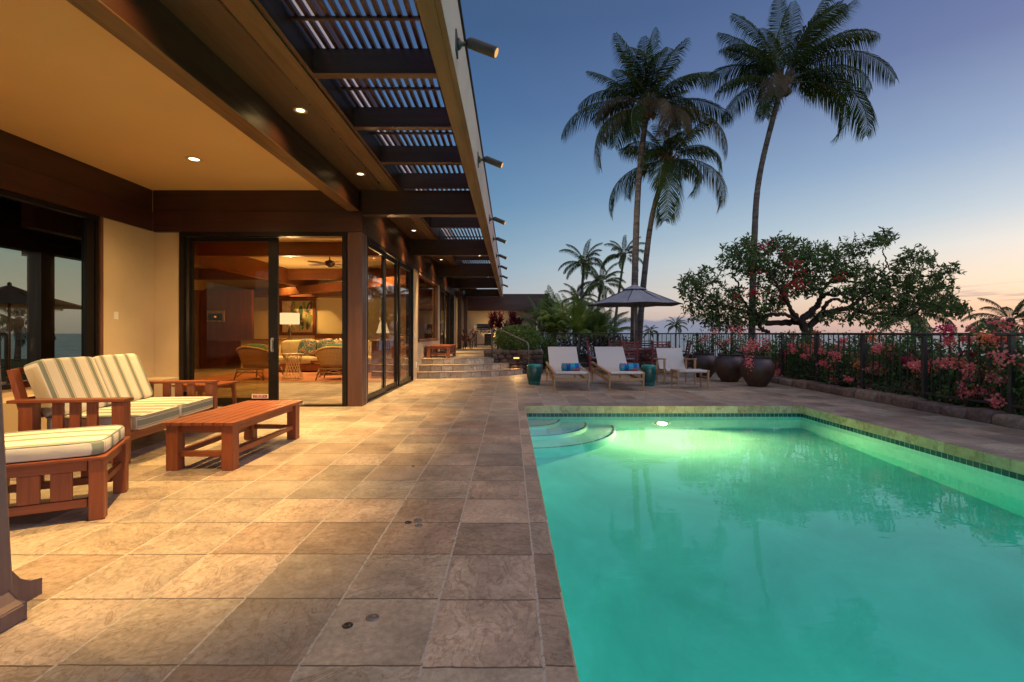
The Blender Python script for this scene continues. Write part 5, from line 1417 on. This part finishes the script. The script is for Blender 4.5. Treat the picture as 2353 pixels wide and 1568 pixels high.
def potted(x, y, z, seed, label, h=.5, spread=.3, fl=(), nl=420):
    rr = random.Random(seed); t = thing('potted_bougainvillea', label, 'potted plant', (x, y, z), 0, 'bougainvillea growing in the urns')
    st, lf = MB(), MB(); tips = []
    for k in range(16):
        a = rr.uniform(0, 2 * PI); p = Vector((.08 * math.cos(a), .08 * math.sin(a), -.04)); pts = [p]; d = Vector((math.cos(a) * .5, math.sin(a) * .5, 1)).normalized()
        for j in range(5):
            d = (d + Vector((rr.uniform(-.25, .25), rr.uniform(-.25, .25), -.06))).normalized(); p = p + d * h * rr.uniform(.16, .26); pts.append(p)
        st.tube(pts, [.010, .008, .007, .005, .004, .002], 4); tips += pts[1:]
    for k in range(nl):
        c = rr.choice(tips) + Vector((rr.gauss(0, .06), rr.gauss(0, .06), rr.gauss(0, .05))); d = rdir(rr, -.1); nn = rdir(rr, .5); nn = (nn - d * nn.dot(d)).normalized(); L = rr.uniform(.05, .085)
        leaf_quads(lf, c, d, nn, L, L * .6)
    st.build('stem', M['bark'], t); lf.build('foliage', M['bougleaf'], t)
    b = MB()
    for (fx, fy, fz, s_) in fl:
        for _ in range(int(900 * s_)):
            c = Vector((fx + rr.gauss(0, s_), fy + rr.gauss(0, s_), fz + rr.gauss(0, s_ * 1.2))); d = rdir(rr); nn = rdir(rr); nn = (nn - d * nn.dot(d)).normalized(); leaf_quads(b, c, d, nn, .042, .036, .1)
    b.build('blossom', M['coral'], t)
urn(5.80, 11.36, 1.02, 'big brown clay urn nearest the camera, trailing coral flowers over its left side')
urn(5.64, 12.45, 1.03, 'big brown clay urn in the middle of the three by the fence')
urn(5.46, 13.65, 1.0, 'big brown clay urn farthest back, half hidden behind the others')
potted(5.80, 11.36, .67, 51, 'bougainvillea with coral red flower sprays in the nearest urn', .42, .3, ((.10, -.15, .36, .075), (.16, -.1, .24, .065), (-.22, -.2, .26, .08), (-.10, -.1, .30, .07), (-.38, -.2, .2, .05), (-.33, -.25, -.06, .05), (-.30, -.25, -.16, .05), (.14, -.1, .14, .05)), 380)
potted(5.64, 12.45, .68, 52, 'sparse bougainvillea with a few red flowers in the middle urn', .60, .4, ((-.1, -.2, .38, .05), (-.25, 0, .30, .05), (.25, 0, .62, .07), (.05, 0, .66, .05)), 330)
potted(5.46, 13.65, .66, 53, 'thin leafy bougainvillea in the farthest urn', .62, .4, ((.1, 0, .5, .05), (-.05, 0, .36, .05), (.3, 0, .62, .05)), 300)

# --- bushes
def bush(name, label, cat, c, rad, n, mat_, seed, L=(.05, .08), shell=.55, group=None, stems=True):
    rr = random.Random(seed); t = thing(name, label, cat, (c[0], c[1], c[2] - rad[2]), 0, group); m = MB()
    cl = [rdir(rr) for _ in range(60)]
    for k in range(n):
        d0 = rdir(rr); q = (shell + (1 - shell) * rr.random() ** .6) * (1 + .13 * math.sin(d0.x * 7 + seed) * math.sin(d0.y * 6 + d0.z * 8))
        p = Vector((d0.x * rad[0] * q, d0.y * rad[1] * q, max(-rad[2], d0.z * rad[2] * q) + rad[2]))
        d = (d0 * .6 + rdir(rr, .2)).normalized(); nn = rdir(rr, .4); nn = (nn - d * nn.dot(d)).normalized(); l = rr.uniform(*L)
        leaf_quads(m, p, d, nn, l, l * .5)
    m.build('foliage', mat_, t)
    if stems:
        m = MB()
        for k in range(9):
            d0 = rdir(rr, .8); m.tube([Vector((d0.x * .1, d0.y * .1, 0)), Vector((d0.x * rad[0] * .4, d0.y * rad[1] * .4, rad[2] * .8)), Vector((d0.x * rad[0] * .8, d0.y * rad[1] * .8, rad[2] * (1 + d0.z * .7)))], [.02, .014, .005], 5)
        m.build('stem', M['bark'], t)
    return t
bush('hedge', 'rounded bright green hedge in the lava rock planter behind the handrail', 'hedge', (.25, 16.0, 1.02), (.76, .9, .46), 5200, M['hedge'], 61, (.06, .105), .72)
bush('shrub', 'low dark green shrub beside the planter at the start of the far fence', 'shrub', (1.25, 16.9, .55), (.45, .5, .62), 1800, M['bougleaf'], 62, (.06, .11), .4)
for i, (x, y, z, r_, lab) in enumerate(((1.9, 18.4, .42, .85, 'dark purple-brown shrub behind the fence, left of the first lounger'), (3.0, 18.5, .45, .9, 'dark purple-brown shrub behind the fence, above the second lounger'), (4.0, 18.6, .5, .8, 'dark reddish shrub behind the fence at the house end of the dining table'))):
    bush('shrub', lab, 'shrub', (x, y, z), (r_, .6, .72), 2200, M['darkshrub'], 70 + i, (.06, .12), .4, 'shrubs behind the far fence')
bush('shrub', 'loose green shrub behind the fence at the sea end of the dining table', 'shrub', (6.0, 18.8, .0), (.8, .6, .75), 1500, M['hillbush'], 76, (.07, .13), .4, 'shrubs behind the far fence')
bush('shrub', 'green leafy shrub at the fence corner left of the urns', 'shrub', (7.3, 18.4, .0), (.6, .6, .8), 1000, M['hillbush'], 77, (.06, .11), .4, 'shrubs behind the far fence')
# low growth over the slope beyond the fence
rr = random.Random(5); m = MB()
for k in range(620):
    d = 3 + 110 * rr.random() ** 2.0; a = rr.uniform(-.25, .95); x, y = 7 + d * math.sin(a) * 1.4, 18 + d * math.cos(a)
    if y < 18 and x < 9: continue
    h = hill_h(x, y); s_ = rr.uniform(.5, 1.1) * (1 + d * .012)
    for j in range(34):
        dd = rdir(rr, .25); p = Vector((x, y, h)) + Vector((dd.x * s_ * .9, dd.y * s_ * .9, abs(dd.z) * s_ * .62)); d2 = (dd + rdir(rr)).normalized(); nn = rdir(rr, .4); nn = (nn - d2 * nn.dot(d2)).normalized()
        leaf_quads(m, p, d2, nn, s_ * .40, s_ * .22)
kind(m.build('hillside_shrubbery', M['hillbush']), 'stuff')

# --- areca palm clumps and ti plants by the far wing
AR = [frond_mesh('frond', 2.0, e, d, 700 + i, 44, .75, .65, [M['areca'], M['rachis']], .03) for i, (e, d) in enumerate(((84, 40), (72, 62), (60, 80), (46, 85), (66, 70)))]
def areca(label, x, y, z0, h, n, seed, sc=1.0):
    rr = random.Random(seed); t = thing('areca_palm', label, 'palm', (x, y, z0), 0, 'areca palms by the far wing')
    m = MB(); tops = []
    for k in range(6):
        a = rr.uniform(0, 2 * PI); q = rr.uniform(.1, .5); p0 = Vector((q * math.cos(a), q * math.sin(a), 0)); p1 = p0 + Vector((.5 * math.cos(a) * rr.random(), .5 * math.sin(a) * rr.random(), h * rr.uniform(.35, .62)))
        m.tube([p0, (p0 + p1) / 2 + Vector((.04, 0, 0)), p1], [.04, .035, .025], 7); tops.append(p1)
    m.build('canes', plain('yellow green cane', (.16, .16, .05), .5), t, smooth=True)
    for i in range(n):
        p = rr.choice(tops) * 1.0; p.z *= rr.uniform(.5, 1.0)
        add_frond(t, rr.choice(AR), p, rr.uniform(0, 360), sc * rr.uniform(.75, 1.15))
areca('bushy green areca palm against the far wing wall, left part of the clump', 2.0, 24.2, -.1, 3.1, 36, 81, 1.0)
areca('dense areca palm clump in the middle, lit yellow green', 3.1, 23.6, -.2, 3.2, 42, 82, 1.05)
areca('areca palm clump nearest the parasol, bright green at its base', 4.3, 24.0, -.3, 3.1, 42, 83, 1.0)
areca('darker areca palm behind the clump with tips above the wing roof', 2.6, 27.5, 0, 3.9, 28, 84, 1.1)
def ti(label, x, y, z0, h, n, seed):
    rr = random.Random(seed); t = thing('ti_plant', label, 'plant', (x, y, z0), 0, 'burgundy ti plants behind the hedge')
    m, s_ = MB(), MB()
    for c in range(5):
        a = rr.uniform(0, 2 * PI); q = rr.uniform(.05, .45); b = Vector((q * math.cos(a), q * math.sin(a), 0)); top = b + Vector((rr.uniform(-.1, .1), rr.uniform(-.1, .1), h * rr.uniform(.55, .8)))
        s_.tube([b, top], [.02, .015], 6)
        for k in range(n):
            f = rr.random(); p = b.lerp(top, .35 + .65 * f); e = R(15 + 60 * f * rr.uniform(.7, 1.1)); az = rr.uniform(0, 2 * PI)
            d = Vector((math.cos(az) * math.cos(e), math.sin(az) * math.cos(e), math.sin(e))); sd_ = Vector((-math.sin(az), math.cos(az), 0)); L = rr.uniform(.38, .6); w_ = .045
            q1, q2, q3 = p + d * L * .35, p + d * L * .7 - Vector((0, 0, .04)), p + d * L - Vector((0, 0, .13)); j = len(m.v)
            m.v += [p - sd_ * .012, p + sd_ * .012, q1 + sd_ * w_, q1 - sd_ * w_, q2 + sd_ * w_ * .9, q2 - sd_ * w_ * .9, q3]
            m.f += [[j, j + 1, j + 2, j + 3], [j + 3, j + 2, j + 4, j + 5], [j + 5, j + 4, j + 6]]; m.m += [0] * 3
    s_.build('canes', M['bark'], t); m.build('foliage', M['ti'], t)
ti('burgundy ti plant with strap leaves behind the grill, left of two', -.62, 21.5, .45, 1.9, 40, 91)
ti('burgundy ti plant with strap leaves behind the hedge, right of two', .35, 21.0, .45, 1.9, 44, 92)
ti('small dark red plant at the foot of the house wall near the far columns', -2.05, 22.2, .51, .8, 8, 93)

# ================================================================== LIVING ROOM
rug = thing('rug', 'rust coloured rug under the rattan armchairs in the living room', 'rug', (-5.6, 14.2, 0))
m = MB(); m.box(-2.9, 2.4, -1.95, 1.9, .0, .014); m.build('pile', plain('rust wool', (.34, .12, .05), .95, 0, .2, 5), rug)
m = MB(); m.box(-2.96, 2.46, -2.01, -1.95, 0, .010); m.box(-2.96, 2.46, 1.9, 1.96, 0, .010); m.build('border', plain('tan rug border', (.40, .26, .13), .95), rug)
def rattan_chair(loc, rz, label):
    t = thing('rattan_armchair', label, 'armchair', loc, rz, 'rattan armchairs in the living room')   # faces +y, back towards camera
    m = MB(); n = 22
    for j, (z, s_) in enumerate(((.30, .82), (.45, .90), (.62, 1.0), (.80, 1.10), (.86, 1.12))):
        for i in range(n + 1):
            a = PI + PI * i / n; k = abs(math.sin(a)); m.v.append((.50 * s_ * math.cos(a), .44 * s_ * math.sin(a) + .05, .30 + (z - .30) * (.55 + .45 * k)))
    for j in range(4):
        for i in range(n): a = j * (n + 1) + i; m.f.append([a, a + 1, a + n + 2, a + n + 1]); m.m.append(0)
    o = m.build('woven_shell', M['rattan'], t, smooth=True); q = o.modifiers.new('thickness', 'SOLIDIFY'); q.thickness = .03
    m = MB(); m.tube([(.56 * math.cos(PI + PI * i / n), .49 * math.sin(PI + PI * i / n) + .05, .30 + .57 * (.55 + .45 * abs(math.sin(PI + PI * i / n)))) for i in range(n + 1)], .024, 8); m.build('rim', plain('cane rim', (.55, .33, .12), .4), t, smooth=True)
    m = MB(); m.sell((0, .12, .38), (.36, .36, .07), None, .4, 10); m.sell((0, -.13, .66), (.36, .09, .29), None, .5, 10); m.build('cushion', plain('sea green cushion', (.12, .24, .16), .85), t, smooth=True)
    for a in (-.38, .38):
        for b in (-.30, .38): m = MB(); m.tube([(a, b, .30), (a * 1.2, b * 1.15, 0)], [.022, .018], 8); m.build('leg', plain('dark cane', (.18, .09, .035), .5), t, smooth=True)
    m = MB(); m.tube([(-.4, -.32, .2), (.4, -.32, .2)], .014, 6); m.tube([(-.42, -.30, .29), (.42, -.30, .29)], .02, 6)
    for s_ in (-1, 1): m.tube([(s_ * .40, -.32, .08), (s_ * .2, -.32, .2), (0, -.32, .27)], .012, 6)
    m.build('stretcher', plain('dark cane', (.18, .09, .035), .5), t, smooth=True)
rattan_chair((-4.62, 12.9, .014), R(6), 'rattan armchair with green cushion, its woven back seen through the open door')
rattan_chair((-6.72, 12.9, .014), R(-14), 'rattan armchair with green cushion, seen through the tinted sliding door')
t = thing('wicker_table', 'openwork wicker side table between the two rattan armchairs', 'side table', (-5.74, 12.75, .014))
m = MB(); m.lathe([(0, .655), (.27, .655), (.285, .67), (.27, .69), (0, .69)], 28, cap=False); m.build('tabletop', M['rattan'], t, smooth=True)
m = MB()
for k in range(16):
    for s_ in (-1, 1):
        pts = []
        for i in range(9): f = i / 8; a = 2 * PI * k / 16 + s_ * f * 1.5; q = .25 - .09 * math.sin(PI * min(1, f * 1.15)); pts.append((q * math.cos(a), q * math.sin(a), .655 * (1 - f)))
        m.tube(pts, .007, 5)
m.lathe([(.235, 0), (.25, .012), (.235, .02)], 24, cap=False)
m.build('cane_lattice', plain('pale cane', (.50, .30, .12), .5), t)
sofa = thing('sofa', 'long cream sofa at the back of the living room', 'sofa', (-5.6, 15.7, 0))
m = MB(); m.box(-2.0, 2.0, -.5, .5, .06, .26); m.build('base', M['cabinet'], sofa)
for i in range(3): m = MB(); m.sell((-1.32 + 1.32 * i, -.06, .38), (.66, .46, .12), None, .25, 10, .1); m.build('seat_cushion', plain('cream upholstery', (.42, .32, .17), .85), sofa, smooth=True)
for i in range(3): m = MB(); m.sell((-1.32 + 1.32 * i, .34, .72), (.66, .13, .28), rotY(0), .3, 10, .1); m.build('back_cushion', plain('cream upholstery', (.42, .32, .17), .85), sofa, smooth=True)
def flor(t):
    n = t.noise(t.obj(), 7, 2, .5, 1)[0]
    return bsdf(t, t.ramp(n, [(0, (.03, .07, .06)), (.42, (.05, .10, .08)), (.47, (.34, .27, .18)), (.50, (.32, .10, .06)), (.54, (.03, .07, .05)), (.68, (.28, .24, .16))], 'CONSTANT'), .85)
for i, (x, lab) in enumerate(((-6.55, 'dark floral cushion on the cream sofa, left one'), (-5.95, 'dark floral cushion on the cream sofa, right one'))):
    m = MB(); m.sell((0, 0, 0), (.29, .11, .27), None, .5, 10, .2); o = m.build('floral_cushion', material('floral print', flor), smooth=True); o.location = (x, 15.62, .76); o.rotation_euler = (R(-16), R(5 - 12 * i), 0); tag(o, lab, 'cushion', 'floral cushions on the cream sofa')
t = thing('low_table', 'low reddish wooden table before the cream sofa', 'coffee table', (-5.1, 14.5, .014))
m = MB(); m.box(-.75, .75, -.35, .35, .36, .43); m.build('tabletop', M['cabinet'], t, bevel=.005)
for x in (-.45, .45): m = MB(); m.box(x - .06, x + .06, -.25, .25, 0, .359); m.build('leg', M['cabinet'], t)
t = thing('orchid', 'white orchid on the low table in the living room', 'plant', (-4.85, 14.5, .445))
m = MB(); m.lathe([(0, 0), (.06, 0), (.09, .11), (.08, .12), (0, .11)], 16, cap=False); m.build('pot', plain('grey pot', (.3, .28, .24), .5), t, smooth=True)
m = MB(); b = MB(); rr = random.Random(8)
for a in (-.6, .1, .7):
    pts = [(0, 0, .1), (a * .15, 0, .35), (a * .4, -.02, .58), (a * .6, -.04, .60)]; m.tube(pts, .006, 5)
    for k in range(5):
        for j in range(5): d = rdir(rr); nn = rdir(rr); nn = (nn - d * nn.dot(d)).normalized(); leaf_quads(b, Vector((a * (.30 + .07 * k), -.03, .56 + .03 * math.sin(k * 2))), d, nn, .07, .06, .1)
for k in range(6): d = Vector((math.cos(k * 1.05), math.sin(k * 1.05), .35)).normalized(); leaf_quads(m, Vector((0, 0, .1)), d, Vector((0, 0, 1)), .25, .07)
m.build('stems', M['areca'], t); b.build('blossom', plain('white petal', (.7, .62, .5), .6), t)
t = thing('counter', 'long koa wood counter with cream front behind the sofa', 'counter', (-6.0, 16.7, 0))
m = MB(); m.box(-3.2, 2.3, -.2, .2, 0, 1.0); m.build('body', M['cream'], t)
m = MB(); m.box(-3.25, 2.36, -.26, .26, 1.001, 1.045); m.build('top', M['intbeam'], t, bevel=.004)
t = thing('side_cabinet', 'reddish koa cabinet end seen through the long side doors', 'cabinet', (-3.62, 14.15, 0))
m = MB(); m.box(-.35, .35, -.35, .35, .0, 1.0); m.build('body', M['cabinet'], t, bevel=.004)
m = MB(); m.box(-.40, .40, -.40, .40, 1.001, 1.04); m.build('top', M['intbeam'], t, bevel=.004)
def table_lamp(loc, label, r0, r1, h, zs, power, pleat=False):
    t = thing('table_lamp', label, 'lamp', loc, 0, 'lit table lamps in the living room')
    m = MB(); m.lathe([(0, 0), (.09, 0), (.09, .02), (.03, .05), (.07, zs * .45), (.03, zs * .8), (.012, zs + .1), (0, zs + .1)], 18, cap=False); m.build('base', plain('bronze lamp base', (.10, .06, .03), .35, .6), t, smooth=True)
    m = MB(); m.lathe([(r0, zs), (r1, zs + h)], 30, cap=False); m.build('lamp_shade', M['shade'], t, smooth=not pleat)
    light('POINT', 'lamp_bulb', t, Vector(loc) + Vector((0, 0, zs + h + .08)), power, (1, .62, .26), .08)
table_lamp((-7.55, 16.55, 1.046), 'lit table lamp with a plain white drum shade on the counter left of the painting', .31, .31, .38, .50, 160)
table_lamp((-3.72, 14.1, 1.041), 'lit bell shaded table lamp on the cabinet seen through the side doors', .19, .08, .34, .20, 110, True)
P0, P1 = at(641, 771, 20.9), at(725, 685, 20.9); cx_, cz_ = (P0.x + P1.x) / 2, (P0.z + P1.z) / 2; hw_, hh_ = (P1.x - P0.x) / 2, (P1.z - P0.z) / 2
t = thing('painting', 'framed painting of tropical leaves and coral flowers on the back wall', 'painting', (cx_, 20.95, cz_)); rr = random.Random(12)
m = MB(); f_ = .13
for b_ in ((-hw_, hw_, hh_ - f_, hh_), (-hw_, hw_, -hh_, -hh_ + f_), (-hw_, -hw_ + f_, -hh_ + f_, hh_ - f_), (hw_ - f_, hw_, -hh_ + f_, hh_ - f_)): m.box(b_[0], b_[1], -.05, .04, b_[2], b_[3])
m.build('frame', M['cabinet'], t, bevel=.006)
mats = [plain('peach ground', (.62, .42, .22), .7), plain('deep leaf', (.05, .08, .03), .7), plain('olive leaf', (.22, .20, .05), .7), plain('pale leaf', (.42, .36, .12), .7), plain('coral petal', (.60, .22, .12), .7), plain('cream petal', (.68, .52, .30), .7)]
m = MB(); m.box(-hw_ + f_, hw_ - f_, -.02, .03, -hh_ + f_, hh_ - f_)
lim = lambda v, a: max(-a, min(a, v))
for k in range(70):
    m.cur = rr.choice((1, 1, 2, 2, 2, 3, 3, 3, 5, 4) if k < 58 else (4, 4, 5)); x = rr.uniform(-hw_ + f_ + .06, hw_ - f_ - .06); z = -hh_ + f_ + rr.random() * (hh_ * 1.15) if m.cur != 4 else rr.uniform(-.3, .35); L = rr.uniform(.3, .7) if m.cur not in (4,) else rr.uniform(.15, .26); a = rr.gauss(0, .28) if m.cur != 4 else rr.uniform(-1.2, 1.2); w_ = L * rr.uniform(.12, .2)
    y = -.021 - k * .0002; pts = []
    for i in range(10):
        u = 2 * PI * i / 10; lx, lz = w_ * math.sin(u), L / 2 * math.cos(u) + L / 2; pts.append((lim(x + lx * math.cos(a) + lz * math.sin(a), hw_ - f_ - .01), y, lim(z + lz * math.cos(a) - lx * math.sin(a), hh_ - f_ - .01)))
    b0 = len(m.v); m.v += pts; m.f.append([b0 + i for i in range(10)]); m.m.append(m.cur)
m.build('canvas', mats, t)
fan = thing('ceiling_fan', 'dark bronze ceiling fan with five blades in the living room', 'ceiling fan', (-5.42, 14.5, 3.66))
m = MB(); m.lathe([(0, 0), (.07, 0), (.05, -.06), (.015, -.08), (.015, -.22), (.06, -.24), (.13, -.27), (.15, -.33), (.12, -.40), (.05, -.44), (0, -.45)], 22, cap=False); m.build('motor', plain('dark bronze', (.05, .03, .015), .35, .6), fan, smooth=True)
for k in range(5):
    a = 2 * PI * k / 5 + .35; q = Matrix.Rotation(a, 3, 'Z') @ Matrix.Rotation(R(12), 3, 'X')
    m = MB(); m.obox(q @ Vector((.44, 0, 0)) + Vector((0, 0, -.35)), (.56, .13, .008), q); m.obox(q @ Vector((.17, 0, 0)) + Vector((0, 0, -.35)), (.12, .03, .01), q); m.build('blade', plain('cane blade', (.18, .10, .04), .5), fan)
t = thing('wall_oven', 'built-in steel framed coffee machine in the reddish kitchen cupboard', 'coffee machine', (-10.95, 16.985, 1.5))
p0, p1 = at(476, 740, 16.98), at(516, 714, 16.98); t.location = ((p0.x + p1.x) / 2, 16.985, (p0.z + p1.z) / 2); hw_, hh_ = (p1.x - p0.x) / 2, (p1.z - p0.z) / 2
m = MB(); m.box(-hw_, hw_, -.03, .01, -hh_, hh_); m.build('housing', plain('warm steel', (.62, .5, .3), .3, .7), t, bevel=.004)
m = MB(); m.box(-hw_ * .82, hw_ * .82, -.036, -.031, -hh_ * .72, hh_ * .45); m.build('door', M['black'], t)
m = MB(); m.box(-hw_ * .12, hw_ * .12, -.041, -.037, -hh_ * .25, hh_ * .05); m.build('display', M['lensdim'], t)
t = thing('dresser', 'low dark red chest of drawers right of the painting', 'dresser', (at(757, 766, 20.5).x, 20.6, 0))
m = MB(); m.box(-.55, .55, -.28, .28, .0, 1.22); m.build('body', M['cabinet'], t, bevel=.006)
for i in range(3): m = MB(); m.box(-.5, .5, -.30, -.281, .12 + i * .36, .44 + i * .36); m.build('drawer', M['intbeam'], t, bevel=.004)
def ddchair(x, y, label):
    t = thing('rattan_dining_chair', label, 'chair', (x, y, 0), 0, 'rattan dining chairs at the back')
    m = MB(); m.tube([(-.22, 0, 0), (-.23, 0, .9), (-.18, 0, 1.08), (0, 0, 1.15), (.18, 0, 1.08), (.23, 0, .9), (.22, 0, 0)], .02, 7); m.build('back_frame', plain('pale cane', (.50, .30, .12), .5), t, smooth=True)
    m = MB()
    for k in range(5): m.tube([(-.16 + .08 * k, .0, .48), (-.16 + .08 * k, 0, 1.1)], .008, 5)
    m.build('back_canes', plain('pale cane', (.50, .30, .12), .5), t)
    m = MB(); m.box(-.23, .23, .0, .45, .43, .48); m.build('seat', M['rattan'], t)
    for a in (-.2, .2): m = MB(); m.tube([(a, .42, 0), (a, .42, .43)], .018, 7); m.build('leg', plain('pale cane', (.50, .30, .12), .5), t)
ddchair(at(805, 766, 18.5).x, 18.5, 'pale rattan dining chair at the back, beside the chest of drawers')
ddchair(at(919, 766, 15.2).x, 15.2, 'pale rattan dining chair right of the bell shaded lamp')
for i, (x, y, p, lab) in enumerate(((-4.6, 10.6, 800, 'lit recessed downlight in the living room ceiling just inside the open door'), (-7.4, 11.0, 800, 'lit recessed downlight in the living room ceiling behind the tinted door'), (-4.4, 15.6, 1000, 'lit recessed downlight in the living room ceiling above the cream sofa, right one'),
                               (-7.0, 15.4, 1000, 'lit recessed downlight in the living room ceiling above the cream sofa, left one'), (-9.1, 19.5, 900, 'lit recessed downlight washing the painting on the back wall'), (-10.6, 14.2, 700, 'lit recessed downlight over the kitchen cupboard'))):
    downlight(x, y, 3.664, p * .8, lab, 'downlights in the living room', 140)
